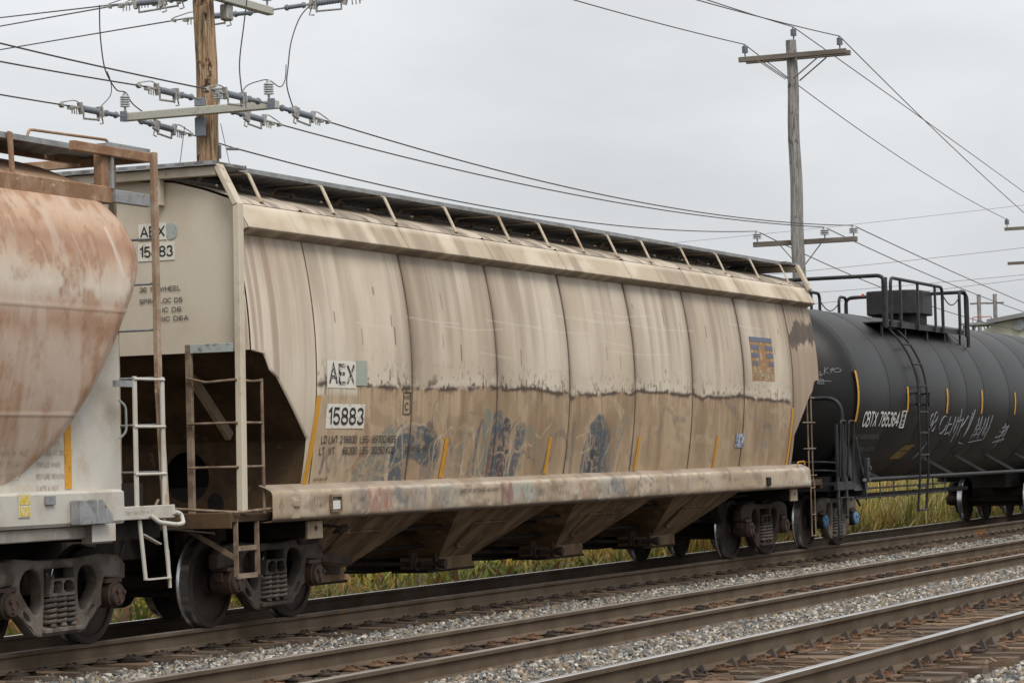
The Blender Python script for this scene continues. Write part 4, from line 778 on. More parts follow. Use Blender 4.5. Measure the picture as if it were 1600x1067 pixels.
# ------------------------------------------------------------------ the black tank car
K = thing('tank_car', 'black cylindrical tank car with white lettering, graffiti and a railed platform on top', 'tank car')
R_, CZ, XA, XB = 1.58, 2.60, 20.05, 36.95
tseam = [XA, 21.9, 23.95, 26.1, 27.35, 28.75, 30.85, 32.9, 35.0, XB]
def ring(x0, x1, r=R_, n=120):
    k = 4; th = np.linspace(0, 2*np.pi, n+1); xs = np.array([x0, x0+.012, x1-.012, x1]); rr = np.array([r-.0015, r, r, r-.0015])
    return np.stack([np.repeat(xs[:, None], n+1, 1), rr[:, None]*np.cos(th)[None], CZ+rr[:, None]*np.sin(th)[None]], 2)
for a, b in zip(tseam[:-1], tseam[1:]): link('tank_shell', gridmesh('tank_shell', ring(a, b), None, M['black']), K)
for X0, s in ((XA, -1), (XB, 1)):
    t = np.linspace(0, np.pi/2, 24); xs = X0+s*.80*np.sin(t); rr = (R_-.004)*np.cos(t)**.92; th = np.linspace(0, 2*np.pi, 121)
    link('tank_head', gridmesh('tank_head', np.stack([np.repeat(xs[:, None], 121, 1), rr[:, None]*np.cos(th)[None], CZ+rr[:, None]*np.sin(th)[None]], 2), None, M['black']), K)
for q in tseam[1:-1]:
    pts = [(q, R_*.9995*math.cos(a), CZ+R_*.9995*math.sin(a)) for a in np.linspace(math.pi*.5, math.pi*1.5, 40)]; MB().tube(pts, .007, 5).build('weld_seam', M['black_steel'], K, smooth=60)
yt = lambda z, off=.006: -math.sqrt(max((R_+off)**2-(z-CZ)**2, 0))
def Pt(x, z, off=.008): return (x, yt(z, off), z)
def ttx(body, x, z, h, w, mat, bold=.005, shear=0): return text('lettering', body, h, mat, K, lambda u, v: Pt(x+u+shear*v, z+v, .010), bold=bold, width=w)
text('lettering', 'CBTX 785364', .27, M['inkwhite'], K, lambda u, v: Pt(20.40+u, 2.03+v, .010), width=2.2, thick=.15)
for i, (l, w) in enumerate((('LD LMT 162200 LB 74000 KG', 1.5), ('LT WT 100800 LB 45100 KG', 1.5))): ttx(l, 20.15+.2*i, 1.83-.21*i, .075, w, M['inkgrey'])
m = MB()
for a, b in (((22.78,2.02),(23.02,2.02)), ((22.78,2.31),(23.02,2.31)), ((22.78,2.02),(22.78,2.31)), ((23.02,2.02),(23.02,2.31))): m.tube([Pt(*a), Pt(*b)], .010, 5)
m.build('plate_outline', M['inkwhite'], K); ttx('C', 22.85, 2.06, .10, .09, M['inkwhite']); ttx('PLATE', 22.81, 2.21, .045, .18, M['inkwhite'])
ttx('DOT 111A100W1', 33.2, 2.05, .06, 1.0, M['inkgrey'])
for x, z0, z1 in ((19.93,2.12,2.99),(23.06,2.30,2.76),(25.83,2.29,2.76),(28.50,2.29,2.76),(31.30,2.29,2.75),(34.1,2.29,2.75)):
    zz = np.linspace(z0, z1, 14); X = np.stack([zz*0+x-.055, zz*0+x+.055], 1); Yy = np.array([[yt(q, .010)]*2 for q in zz]); 
    link('reflective_strip', gridmesh('reflective_strip', np.stack([X, Yy, np.repeat(zz[:, None], 2, 1)], 2), None, M['reflector']), K)
m = MB(); m.add([Pt(23.35,1.46),Pt(24.05,1.46),Pt(24.4,1.71),Pt(23.75,1.71)], [(0,1,2,3)]); m.build('placard', M['placard'], K)
# spray-can tags on the shell and on the head
def tagged(strokes, x0, z0, sx, sz, r=.011, head=False):
    m = MB()
    for st in strokes:
        pts = [Vector((p[0], p[1], 0)) for p in st]; pts = resample([tuple(p) for p in pts], .08)
        if head: m.tube([(lambda y, z: (XA-.80*math.sqrt(max(1-(((y*y+(z-CZ)**2)**.5)/(R_-.004))**2.1, 0))-.012, y, z))(x0-p.x*sx, z0+p.y*sz) for p in pts], r, 5)
        else: m.tube([Pt(x0+p.x*sx, z0+p.y*sz, .004) for p in pts], r, 5)
    m.build('graffiti_tag', M['tagwhite'], K)
ov = lambda cx, cy, rx, ry, n=12: [(cx+rx*math.cos(i*2*math.pi/n), cy+ry*math.sin(i*2*math.pi/n)) for i in range(n+1)]
tagged([ov(.5,.55,.42,.42),[(.6,.2),(1.05,-.1)],[(1.2,.95),(1.05,.1),(1.55,.2)],[(1.12,.55),(1.55,.6)],[(1.7,.05),(1.85,.95),(2.1,.15),(2.25,.95)],[(2.5,1.35),(2.4,-.25)],[(2.2,.7),(2.85,.8)],[(2.9,.9),(2.8,.05)],[(3.5,1.0),(2.95,.45),(3.45,-.3),(4.1,-.35)],[(4.0,1.15),(3.75,.0),(4.3,1.3)]], 25.5, 1.85, .58, .40, .010)
tagged([[(0,0),(.2,1.2),(.35,0),(.55,1.3),(.7,.1)],[(.1,.5),(.7,.6)],[(.8,0),(1.0,1.2),(1.2,.1),(1.35,1.3),(1.4,.2)],[(1.6,.0),(1.8,1.4)],[(.0,-.2),(1.5,-.05)],[(.1,.2),(.9,.3),(.3,.8)]], 28.3, 1.80, .66, .34, .009)
tagged([[(0,.3),(1,.5),(.2,.7)],[(.4,0),(.6,1.2)],[(.8,0),(1.0,1.1)],[(0,0),(1.1,.2)],[(.3,.9),(.9,1.0),(.5,.5)],[(.5,-.3),(.55,.2)]], 30.3, 1.72, .75, .32, .010)
tagged([ov(.3,.6,.25,.3),[(.5,.6),(.3,-.1)],ov(.9,.75,.25,.25),ov(.9,.25,.28,.25)], 24.75, 1.95, .42, .36, .010)
tagged([[(0,0),(.5,1.0)],[(.3,.1),(.5,.5)]], 25.0, 1.45, .35, .3, .009)
tagged([[(.0,.0),(.12,.9),(.3,.0)],[(.05,.4),(.3,.42)],[(.45,.8),(.4,.3),(.62,.5),(.45,.0)],[(.8,1.2),(.75,.4)],[(1.05,1.15),(.78,.8),(1.1,.5)],[(1.2,.9),(1.45,1.1),(1.25,.6)],ov(1.75,.85,.28,.2),[(.2,-.5),(.35,-.1),(.7,-.1),(.75,-.55),(.2,-.5)],[(.35,-.45),(.5,-.2),(.6,-.45)],[(.2,-.2),(1.3,-.3)]], -.98, 2.86, .19, .16, .0065, head=True)
# platform, railings, dome
PX0, PX1, PZ_ = 22.9, 28.72, 3.93
for s in (-1, 1):
    y0, y1 = sorted((s*.74, s*1.20)); 
    for a, b in ((PX0, 24.8), (24.81, 26.75), (26.76, PX1)):
        m = MB(); m.box(a, b, y0, y1, PZ_, PZ_+.02); m.box(a, b, y0-.008, y0-.002, PZ_-.06, PZ_+.04); m.box(a, b, y1+.002, y1+.008, PZ_-.06, PZ_+.04); m.build('platform_deck', M['black_steel'], K)
    for q in (23.0, 24.55, 26.1, 27.4, 28.6): MB().bar((q, s*1.15, PZ_-.01), (q, s*1.15, CZ+math.sqrt(R_**2-1.15**2)-.02), .06, .03, (1,0,0)).build('platform_bracket', M['black_steel'], K)
for X0 in (PX0-.05, PX1+.05): MB().box(X0-.04, X0+.04, -1.2, 1.2, PZ_-.04, PZ_+.03) if 0 else None
ZR = 4.76
def rail(pts, posts, r=.032):
    MB().tube(rounded(pts, .16, 5), r, 8).build('handrail', M['black_steel'], K, smooth=60)
    for x, y in posts: MB().box(x-.035, x+.035, y-.02, y+.02, PZ_-.08, ZR-.01).build('railing_post', M['black_steel'], K, bevel=.004)
for s in (-1, 1):
    yy_ = s*1.24
    x0_ = 23.35 if s == -1 else 23.0
    rail([(x0_, yy_, PZ_-.05), (x0_, yy_, ZR), (27.0, yy_, ZR-.01), (27.0, yy_, PZ_-.05)], [(24.0, yy_), (25.2, yy_), (26.45, yy_)])
    MB().tube([(27.0+1.3*i/8, yy_, ZR-.15-.18*math.sin(math.pi*i/8)) for i in range(9)], .012, 5).build('safety_chain', M['black_steel'], K, smooth=60)
    rail([(28.3, yy_, PZ_-.05), (28.3, yy_, ZR-.02), (PX1+.1, yy_, ZR-.02), (PX1+.1, yy_, PZ_-.1)], [])
rail([(PX0, -1.26, PZ_-.1), (PX0, -1.26, ZR+.02), (PX0, 1.26, ZR+.02), (PX0, 1.26, PZ_-.1)], [(PX0+.02, -1.22), (PX0+.12, -1.25)], .036)
rail([(PX1+.12, -1.26, PZ_-.3), (PX1+.12, -1.26, ZR-.02), (PX1+.12, 1.26, ZR-.02), (PX1+.12, 1.26, PZ_-.3)], [(PX1+.12, -1.22)], .036)
d = MB(); d.prism(chaikin([(27.75,-.56),(29.0,-.56),(29.15,-.3),(29.15,.3),(29.0,.56),(27.75,.56),(27.6,.3),(27.6,-.3)], 1), 4.30, 4.78, 'Z'); d.build('protective_housing', M['black_steel'], K, bevel=.02)
d = MB(); d.prism(chaikin([(27.85,-.5),(28.8,-.5),(28.95,.0),(28.8,.5),(27.85,.5),(27.75,0)], 1), 4.02, 4.30, 'Z'); d.build('housing_base', M['black_dull'], K)
d = MB(); d.lathe([(.07,29.1),(.08,29.12),(.08,29.35),(.06,29.4)], 14, (0,-.3,4.72), 'X'); d.build('valve_cap', M['black_steel'], K, smooth=40)
d = MB(); d.box(27.5,27.55,.48,.53,4.66,4.73); d.build('valve_flag', flat('red_flag', (.42,.06,.03), .5), K, bevel=.01)
# ladder down the shell
for x in (23.42, 23.98):
    pts = [(x, -(R_+.11)*math.cos(a), CZ+(R_+.11)*math.sin(a)) for a in np.linspace(math.radians(52), math.radians(-8), 14)]+[(x, -1.68, 1.9), (x, -1.66, 1.1), (x, -1.60, .50)]
    MB().tube(pts, .022, 6).build('ladder_rail', M['black_steel'], K, smooth=60)
for k, a in enumerate((48, 34, 20, 6)): 
    y, z = -(R_+.11)*math.cos(math.radians(a)), CZ+(R_+.11)*math.sin(math.radians(a)); MB().tube([(23.36,y,z),(24.04,y,z)], .02, 6).build('rung', M['black_steel'], K)
for z in (2.30, 1.92, 1.52, .95, .52): MB().tube([(23.40,-1.68 if z > 1.2 else -1.63,z),(24.0,-1.68 if z > 1.2 else -1.63,z)], .02, 6).build('rung', M['black_steel'], K)
for x in (23.30, 24.1): 
    m = MB(); m.box(x-.07, x+.07, -1.72, -1.56, 2.42, 2.45); m.box(x-.07, x+.07, -1.72, -1.56, 2.62, 2.65); m.box(x-.07, x-.05, -1.72, -1.68, 2.4, 2.66); m.build('ladder_bracket', M['black_steel'], K)
# side rail, braces, sill and end platform
MB().tube([(20.15,-1.56,1.13),(36.8,-1.56,1.11)], .035, 8).build('side_rail', M['greysteel'] if 0 else M['black_steel'], K, smooth=60)
for x in (20.4, 25.4, 27.94, 30.4, 33.0, 35.2): MB().bar((x,yt(1.50,-.02),1.50), (x+.72,-1.55,1.14), .06, .03).build('rail_brace', M['black_steel'], K)
m = MB(); 
for z_ in (.96, .80): m.tube([(20.2,-1.2,z_), (27.0,-1.2,z_)], .016, 6)
for q in np.arange(20.6, 27.0, .9): m.tube([(q,-1.2,1.13), (q,-1.2,.76)], .013, 6)
m.tube([(20.2,-1.2,.76),(20.2,-1.2,1.13)], .03, 6); m.build('pipe_guard', M['black_steel'], K)
MB().tube([(20.4,-1.2,1.12),(23.8,-.4,.62)], .025, 6).build('far_brace', M['black_steel'], K)
MB().tube([(20.6,-.3,.78),(32,-.3,.78)], .05, 8).build('brake_pipe', M['black_dull'], K)
for X0, s in ((20.19, -1), (36.85, 1)):
    a, b = sorted((X0-s*1.6, X0+s*1.65)); MB().box(a, b, -.38, .38, .72, 1.10).build('stub_sill', M['black_dull'], K, bevel=.01)
    MB().add([(X0-.45,-1.52,.95),(X0+.45,-1.52,.95),(X0+.45,1.52,.95),(X0-.45,1.52,.95),(X0-.45,-1.30,1.72),(X0+.45,-1.30,1.72),(X0+.45,1.30,1.72),(X0-.45,1.30,1.72)], [(0,1,5,4),(2,3,7,6),(0,3,2,1),(4,5,6,7)]).add([(X0-.30,-1.0,.86),(X0+.30,-1.0,.86),(X0+.30,1.0,.86),(X0-.30,1.0,.86),(X0-.30,-1.0,1.2),(X0+.30,-1.0,1.2),(X0+.30,1.0,1.2),(X0-.30,1.0,1.2)], [(0,3,2,1),(0,1,5,4),(2,3,7,6),(3,0,4,7),(1,2,6,5)]).build('tank_saddle', M['black_steel'], K)
    plate('saddle_web', [(-1.58,.86),(-.3,.80),(.3,.80),(1.58,.86),(1.42,1.86),(1.25,1.92),(-1.25,1.92),(-1.42,1.86)], [blob(-1.2,1.25,.1,.16),blob(1.2,1.25,.1,.16)], .03, .004, M['black_steel'], K, lambda a_, c, d, X0=X0, s=s: (X0-s*.1+d, a_, c))
    a, b = sorted((X0+s*.55, X0+s*1.55)); m = MB(); m.box(a, b, -1.5, 1.5, 1.06, 1.10); m.box(a, b, -1.56, -1.50, .98, 1.12); m.box(a, b, 1.50, 1.56, .98, 1.12); m.build('end_platform', M['black_steel'], K)
    q = X0+s*1.6; m = MB(); m.box(min(q,q+s*.28),max(q,q+s*.28),-.09,.09,.74,.95); m.box(min(q+s*.28,q+s*.42),max(q+s*.28,q+s*.42),-.16,.17,.70,.99); m.build('coupler', M['truck_brown'], K, bevel=.03)
    for sy in (-1, 1):
        MB().tube(rounded([(X0+s*1.15, sy*1.55, 1.1), (X0+s*1.15, sy*1.55, 2.52), (X0+s*1.15, sy*.15, 2.52)], .3, 7), .035, 8).build('handrail', M['black_steel'], K, smooth=60)
        for q in (1.42, .95): 
            MB().bar((X0+s*q, sy*1.53, .20 if q > 1.2 else .5), (X0+s*q, sy*1.53, 2.08), .09, .03, (1,0,0)).build('step_post', M['black_steel'], K)
            MB().tube(rounded([(X0+s*(q-.02), sy*1.56, 1.2), (X0+s*(q-.02), sy*1.60, 2.13), (X0+s*(q-.30), sy*1.60, 2.13), (X0+s*(q-.30), sy*1.56, 1.1)], .06), .018, 7).build('grab_iron', M['black_steel'], K, smooth=60)
        m = MB()
        for z_ in (.22, .55, .85): m.box(min(X0+s*.95,X0+s*1.42), max(X0+s*.95,X0+s*1.42), sy*1.53-.05, sy*1.53+.05, z_, z_+.015)
        m.build('stirrup_step', M['black_steel'], K)
        for z_ in (1.28, 1.42): MB().tube(rounded([(X0+s*1.1, sy*1.5, z_), (X0+s*1.3, sy*1.3, z_+.03), (X0+s*1.3, sy*.2, z_+.03)], .12), .02, 7).build('brake_rod', M['black_steel'], K, smooth=60)
    m = MB(); m.box(X0-s*.05-.08, X0-s*.05+.08, -1.64, -1.56, 1.12, 1.5); m.lathe([(.05,-1.66),(.05,-1.56)], 10, (X0-s*.12,0,1.32)); m.build('valve_box', M['black_steel'], K, bevel=.01)
MB().box(20.0, 20.45, -1.612, -1.598, 1.105, 1.15).build('rail_tag', M['inkgrey'], K)
T2 = copy_truck(T0, K, 20.19); T3 = copy_truck(T0, K, 36.85)
for t_, fr, cp in ((T2, M['truck_sand'], M['blue_cap']), (T3, M['black_dull'], M['black_dull']), (TA, M['truck_light'], M['rust_cap'])):
    cache = {}
    for ch in t_.children:
        nm = ch.name.split('.')[0]
        if nm in ('side_frame', 'spring_seat', 'bolster_end', 'bearing_cap', 'bearing'):
            key = ch.data.name
            if key not in cache: cache[key] = ch.data.copy(); cache[key].materials[0] = cp if nm == 'bearing_cap' else ((M['rust_cap'] if t_ is TA else M['black_dull']) if nm == 'bearing' else fr)
            ch.data = cache[key]
# the next tank car along, of which little more than wheels shows
D = thing('tank_car', 'next black tank car along, only its wheels showing under the lettered tank car', 'tank car')
for ch in list(K.children):
    nm = ch.name.split('.')[0]
    if nm in ('tank_shell', 'tank_head', 'stub_sill', 'tank_saddle', 'truck', 'end_platform'):
        c_ = copy_tree(ch, D); c_.location.x += 20.72

# ------------------------------------------------------------------ ground and hills
TR = [(0.0, 0.0), (-4.54, .01), (-8.47, .14)]          # centre line and height of each track
def gz(y, x=0):
    y = np.asarray(y, float)
    p = np.interp(y, [-400,-60,-16,-11.3,-10.1,-9.5,-7.4,-6.9,-6.3,-5.5,-5.2,-2.7,-1.7,-1.2,1.3,2.0,3.0,4.5,8,14,40,120,3000],
                     [-1.5,-1.4,-1.2,-.36,-.20,-.125,-.125,-.16,-.225,-.20,-.245,-.29,-.305,-.285,-.265,-.40,-.55,-.30,.25,.45,.5,.6,.6])
    return p
ysr = np.concatenate([[-3000,-400,-120,-60,-30,-20], np.arange(-16, 16.01, .16), [18,22,30,40,60,120,400,3000]]); xsr = np.concatenate([[-3000,-600,-150,-60], np.arange(-40, 90, .8), [110,160,300,800,3000]])
Xg, Yg = np.meshgrid(xsr, ysr); Zg = gz(Yg)+.03*(fbm(Xg*.8+50, Yg*.8+50, 90)-.5)*(np.abs(Yg) < 40)
m, t, b = base_mat('ballast_bed', .95); p = pos(t); sp_ = N(t, 'ShaderNodeSeparateXYZ'); t.links.new(p, sp_.inputs[0])
stone = mixc(t, ramp(t, noise(t, p, 28, 3), .35, .65), (.035,.032,.028), (.12,.11,.10)); soil = mixc(t, ramp(t, noise(t, p, 3, 6), .35, .65), (.075,.058,.036), (.10,.095,.045))
dirt = mixc(t, ramp(t, noise(t, p, 9, 6), .35, .65), (.055,.040,.028), (.105,.078,.055))
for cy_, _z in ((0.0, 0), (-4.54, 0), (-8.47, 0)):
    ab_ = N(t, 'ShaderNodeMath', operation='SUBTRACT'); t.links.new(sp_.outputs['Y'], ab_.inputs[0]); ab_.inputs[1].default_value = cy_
    a2_ = N(t, 'ShaderNodeMath', operation='ABSOLUTE'); t.links.new(ab_.outputs[0], a2_.inputs[0]); stone = mixc(t, ramp(t, a2_.outputs[0], 1.38, 1.25), stone, dirt if cy_ else (.028,.022,.017))  # bed under the train coloured near black to cut light bounced beneath the cars
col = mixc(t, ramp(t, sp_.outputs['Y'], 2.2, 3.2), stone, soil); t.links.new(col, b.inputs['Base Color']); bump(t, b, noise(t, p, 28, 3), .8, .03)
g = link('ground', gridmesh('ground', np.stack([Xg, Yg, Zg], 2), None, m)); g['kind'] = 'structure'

# ------------------------------------------------------------------ railway tracks
def steel_rail():
    m, t, b = base_mat('rail_side_brown', .9, 0, .08); p = pos(t, (1.2,1,1.2)); q = pos(t, (25,1,1.0))
    c = mixc(t, ramp(t, noise(t, p, 1.5, 5), .35, .65), (.100,.074,.052), (.135,.103,.075)); c = mixc(t, ramp(t, noise(t, q, 1.2, 4), .56, .85), c, (.150,.125,.10))
    c = mixc(t, ramp(t, noise(t, p, .55, 3), .66, .72), c, (.19,.095,.045)); t.links.new(c, b.inputs['Base Color']); bump(t, b, noise(t, pos(t, (1,1,1)), 60, 3), .2); return m
M['rail'] = steel_rail(); M['rail_top'] = worn('polished_rail_head', (.74,.74,.74), (.55,.53,.51), None, 2.5, (.4,.65), stretch=(.3,3,1), rough=.27, metal=.9, bs=.02); M['rail_dull'] = worn('dull_rail_head', (.33,.29,.26), (.24,.20,.17), None, 2, stretch=(.3,3,1), rough=.42, metal=.5, bs=.03)
M['tie'] = worn('old_tie_wood', (.085,.062,.045), (.13,.098,.073), (.05,.04,.033), 4, (.4,.6), (.55,.7), stretch=(3,.35,3), rough=.95, fine=30, bs=.6, rnd=.35)
M['tie_light'] = worn('dry_tie_wood', (.185,.125,.08), (.12,.085,.06), (.24,.17,.115), 4, (.4,.6), (.6,.72), stretch=(3,.35,3), rough=.95, fine=30, bs=.6, rnd=.35)
M['plate_rust'] = worn('rusty_tie_plate', (.185,.098,.052), (.11,.066,.042), (.24,.15,.09), 7, rough=.85, rnd=.3); M['plate_dark'] = worn('dark_tie_plate', (.075,.052,.04), (.05,.038,.032), (.12,.07,.045), 7, rough=.9, rnd=.3)
M['anchor'] = worn('rail_anchor_steel', (.06,.05,.046), (.085,.062,.05), None, 6, rough=.7, rnd=.3)
RP = [(-.028,0),(.028,0),(.035,-.004),(.037,-.012),(.036,-.038),(.014,-.048),(.0085,-.062),(.0085,-.148),(.022,-.163),(.076,-.174),(.076,-.186)]; RP = RP+[(-a, c) for a, c in reversed(RP[2:])]
nR = len(RP); rmat = [0]*nR; rmat[0] = 1; rmat[1] = 1; rmat[nR-1] = 1
def tie_mesh(k):
    r = random.Random(k); m = MB(); n = 9; sec = []
    for i in range(n):
        y = -1.29+2.58*i/(n-1); j = lambda a: r.uniform(-a, a); sec += [(-.115+j(.010), y, -.17), (-.115+j(.012), y, -.006+j(.008)), (-.03, y, j(.012)), (.04, y, -.010+j(.012)), (.115+j(.012), y, -.006+j(.008)), (.115+j(.01), y, -.17)]
    f = [(i*6+q, i*6+q+1, i*6+q+7, i*6+q+6) for i in range(n-1) for q in range(5)]+[tuple(range(6)), tuple((n-1)*6+5-q for q in range(6))]
    m.add(sec, f); return m
TM = {mm: [tie_mesh(k).mesh('tie', M[mm]) for k in range(5)] for mm in ('tie', 'tie_light')}
def tp_mesh(mat):
    m = MB(); m.box(-.10,.10,-.19,.19,0,.014); m.box(-.10,.10,-.105,-.08,.014,.026); m.box(-.10,.10,.08,.105,.014,.026)
    for sx, sy in ((-.055,-1),(.055,1),(.05,-1),(-.05,1)): m.hexa([(sx-.009,sy*.098-.009,.014),(sx+.009,sy*.098-.009,.014),(sx+.009,sy*.098+.009,.014),(sx-.009,sy*.098+.009,.014),(sx-.014,sy*.092-.018,.042),(sx+.014,sy*.092-.018,.038),(sx+.014,sy*.092+.018,.042),(sx-.014,sy*.092+.018,.046)])
    m.box(-.011,.011,.145,.165,.014,.032); m.box(-.018,.018,.14,.17,.0325,.042); return m.mesh('tie_plate', M[mat])
TP = {k: tp_mesh(k) for k in ('plate_rust', 'plate_dark')}
ma = MB(); ma.add([(-.028,-.12,-.03),(.028,-.12,-.03),(.028,-.03,-.02),(-.028,-.03,-.02),(-.022,-.085,.055),(.022,-.085,.05),(.02,-.03,.02),(-.02,-.03,.02)], [(0,3,2,1),(4,5,6,7),(0,1,5,4),(1,2,6,5),(2,3,7,6),(3,0,4,7)]); AN = ma.mesh('rail_anchor', M['anchor'])
labels = ('railway track under the train, farthest from the camera', 'middle railway track between the train and the front track', 'front railway track with bright rail heads and bare tie ends')
rr_ = random.Random(4)
for i, (cy, cz) in enumerate(TR):
    T = thing('railway_track', labels[i], 'railway track', (0, cy, cz), 'parallel railway tracks')
    for s in (-1, 1):
        m = MB(); m.prism([(s*.7525+a, c) for a, c in RP], -70, 260, 'X', rmat); m.build('rail', [M['rail'], M['rail_dull'] if (i == 1 or (i == 0 and s == -1)) else M['rail_top']], T)
    k = 0; x = -13.0+.13*i
    while x < 66-5*i:
        y = rr_.uniform(-.05,.05); o = link('tie', rr_.choice(TM['tie_light' if i == 2 and rr_.random() < .6 or rr_.random() < .12 else 'tie']), T); o.location = (x, y, -.200); o.rotation_euler.z = rr_.uniform(-.025,.025); o.scale = (rr_.uniform(.9,1.08), rr_.uniform(.97,1.03), 1)
        for s in (-1, 1):
            o = link('tie_plate', TP['plate_rust' if (i > 0 and rr_.random() < .75) else 'plate_dark'], T); o.location = (x, s*.7525, -.1985); o.scale.y = -s
        if i == 2 and k % 2 == 0:
            for d_ in (-.16, .16):
                for s in (-1, 1):
                    o = link('rail_anchor', AN, T); o.location = (x+d_, s*.7525, -.175)
        x += .505+rr_.uniform(-.03,.03); k += 1
    m = MB()
    while x < 150:
        m.box(x-.11, x+.11, -1.3, 1.3, -.36, -.205); x += .51
    o = m.build('far_tie_row', M['tie'], T); o['kind'] = 'stuff'

# ------------------------------------------------------------------ ballast: crushed stones set on the ground
def stone_tree(name, mats, n_var=6):
    gt = bpy.data.node_groups.new(name, 'GeometryNodeTree')
    gt.interface.new_socket('Geometry', in_out='INPUT', socket_type='NodeSocketGeometry'); gt.interface.new_socket('Geometry', in_out='OUTPUT', socket_type='NodeSocketGeometry')
    n = gt.nodes.new; l = gt.links.new; gi, go = n('NodeGroupInput'), n('NodeGroupOutput'); join = n('GeometryNodeGeometryToInstance')
    for k in range(n_var):
        ic = n('GeometryNodeMeshIcoSphere'); ic.inputs['Radius'].default_value = 1; ic.inputs['Subdivisions'].default_value = 1
        rv = n('FunctionNodeRandomValue'); rv.data_type = 'FLOAT_VECTOR'; rv.inputs[0].default_value = (-.38,)*3; rv.inputs[1].default_value = (.38,)*3; rv.inputs['Seed'].default_value = 20+k
        sp = n('GeometryNodeSetPosition'); sm_ = n('GeometryNodeSetMaterial'); sm_.inputs['Material'].default_value = mats[k % len(mats)]
        l(ic.outputs['Mesh'], sp.inputs['Geometry']); l(rv.outputs[0], sp.inputs['Offset']); l(sp.outputs[0], sm_.inputs['Geometry']); l(sm_.outputs[0], join.inputs[0])
    iop = n('GeometryNodeInstanceOnPoints'); iop.inputs['Pick Instance'].default_value = True
    ri = n('FunctionNodeRandomValue'); ri.data_type = 'INT'; ri.inputs[4].default_value = 0; ri.inputs[5].default_value = n_var-1
    a1 = n('GeometryNodeInputNamedAttribute'); a1.data_type = 'FLOAT_VECTOR'; a1.inputs['Name'].default_value = 'turn'
    a2 = n('GeometryNodeInputNamedAttribute'); a2.data_type = 'FLOAT_VECTOR'; a2.inputs['Name'].default_value = 'size'
    mtp = n('GeometryNodeMeshToPoints')
    l(gi.outputs[0], mtp.inputs['Mesh']); l(mtp.outputs[0], iop.inputs['Points']); l(join.outputs[0], iop.inputs['Instance']); l(ri.outputs[2], iop.inputs['Instance Index'])
    l(a1.outputs[0], iop.inputs['Rotation']); l(a2.outputs[0], iop.inputs['Scale']); l(iop.outputs[0], go.inputs[0]); return gt
def scatter(name, P, size, mats, label, cat):
    me = bpy.data.meshes.new(name); me.vertices.add(len(P)); me.vertices.foreach_set('co', P.astype(np.float32).reshape(-1))
    a = me.attributes.new('turn', 'FLOAT_VECTOR', 'POINT'); a.data.foreach_set('vector', RS.uniform(0, 6.28, (len(P), 3)).astype(np.float32).reshape(-1))
    sc = size[:, None]*RS.uniform(.65, 1.3, (len(P), 3)); a = me.attributes.new('size', 'FLOAT_VECTOR', 'POINT'); a.data.foreach_set('vector', sc.astype(np.float32).reshape(-1))
    for mm in mats: me.materials.append(mm)
    o = link(name, me); md = o.modifiers.new('stones', 'NODES'); md.node_group = stone_tree(name, mats); return tag(o, label, cat, kind='stuff')
def stone_mat(name, c, c2):
    m, t, b = base_mat(name, .9); oi = N(t, 'ShaderNodeObjectInfo'); col = mixc(t, oi.outputs['Random'], c, c2)
    col = mixc(t, .5, col, mixc(t, ramp(t, noise(t, pos(t), 30, 4), .3, .7), (.5,.48,.45), (1.1,1.1,1.1)), 'MULTIPLY'); t.links.new(col, b.inputs['Base Color']); return m
SM = [stone_mat('stone_grey', (.095,.088,.08), (.23,.215,.20)), stone_mat('stone_dark', (.06,.06,.06), (.14,.14,.14)), stone_mat('stone_pale', (.36,.34,.305), (.55,.52,.47)), stone_mat('stone_blue', (.11,.112,.11), (.24,.24,.23)), stone_mat('stone_tan', (.22,.165,.11), (.34,.27,.19)), stone_mat('stone_mid', (.14,.125,.11), (.34,.315,.28))]
SD = [stone_mat('stone_dirty', (.09,.07,.05), (.16,.13,.10)), stone_mat('stone_rusty', (.16,.105,.065), (.24,.17,.115)), stone_mat('stone_dull', (.06,.05,.043), (.12,.105,.09)), stone_mat('stone_grimy_pale', (.30,.27,.23), (.46,.42,.36))]
def zone(y0, y1, x0, x1, dens, lift, s0, s1):
    n = int((y1-y0)*(x1-x0)*dens); P = np.stack([RS.uniform(x0, x1, n), RS.uniform(y0, y1, n), np.zeros(n)], 1); s = RS.uniform(s0, s1, n); P[:, 2] = gz(P[:, 1])+RS.uniform(-.01, lift, n); return P, s
Zs = [zone(-1.45,-.95,-9,40,330,.05,.016,.030), zone(-3.10,-1.42,-9,16,1150,.06,.016,.031), zone(-3.10,-1.42,16,48,620,.045,.024,.038), zone(-7.05,-5.46,-9,14,1150,.06,.016,.031), zone(-7.05,-5.46,14,42,560,.06,.024,.038), zone(-11.2,-9.80,-9,6,1150,.05,.016,.031), zone(-11.2,-9.8,6,24,450,.04,.024,.036), zone(-3.4,-3.0,-9,30,350,.05,.018,.03), zone(-7.4,-7.0,-9,30,350,.06,.018,.03)]
scatter('ballast', np.concatenate([z[0] for z in Zs]), np.concatenate([z[1] for z in Zs]), SM, 'grey and white crushed stone ballast between the tracks', 'ballast')
Zd = [zone(-1.40,-.8,-9,46,110,.04,.012,.026), zone(-5.9,-3.2,-9,42,150,.05,.014,.028), zone(-9.7,-7.2,-9,34,90,.03,.010,.024), zone(1.5,2.6,-9,46,250,.04,.018,.034), zone(-9.7,-7.25,-9,20,260,.03,.006,.013)]
scatter('dirty_ballast', np.concatenate([z[0] for z in Zd]), np.concatenate([z[1] for z in Zd]), SD, 'dirty brown stones and chips lying among the ties', 'ballast')
m = MB(); r = random.Random(9)
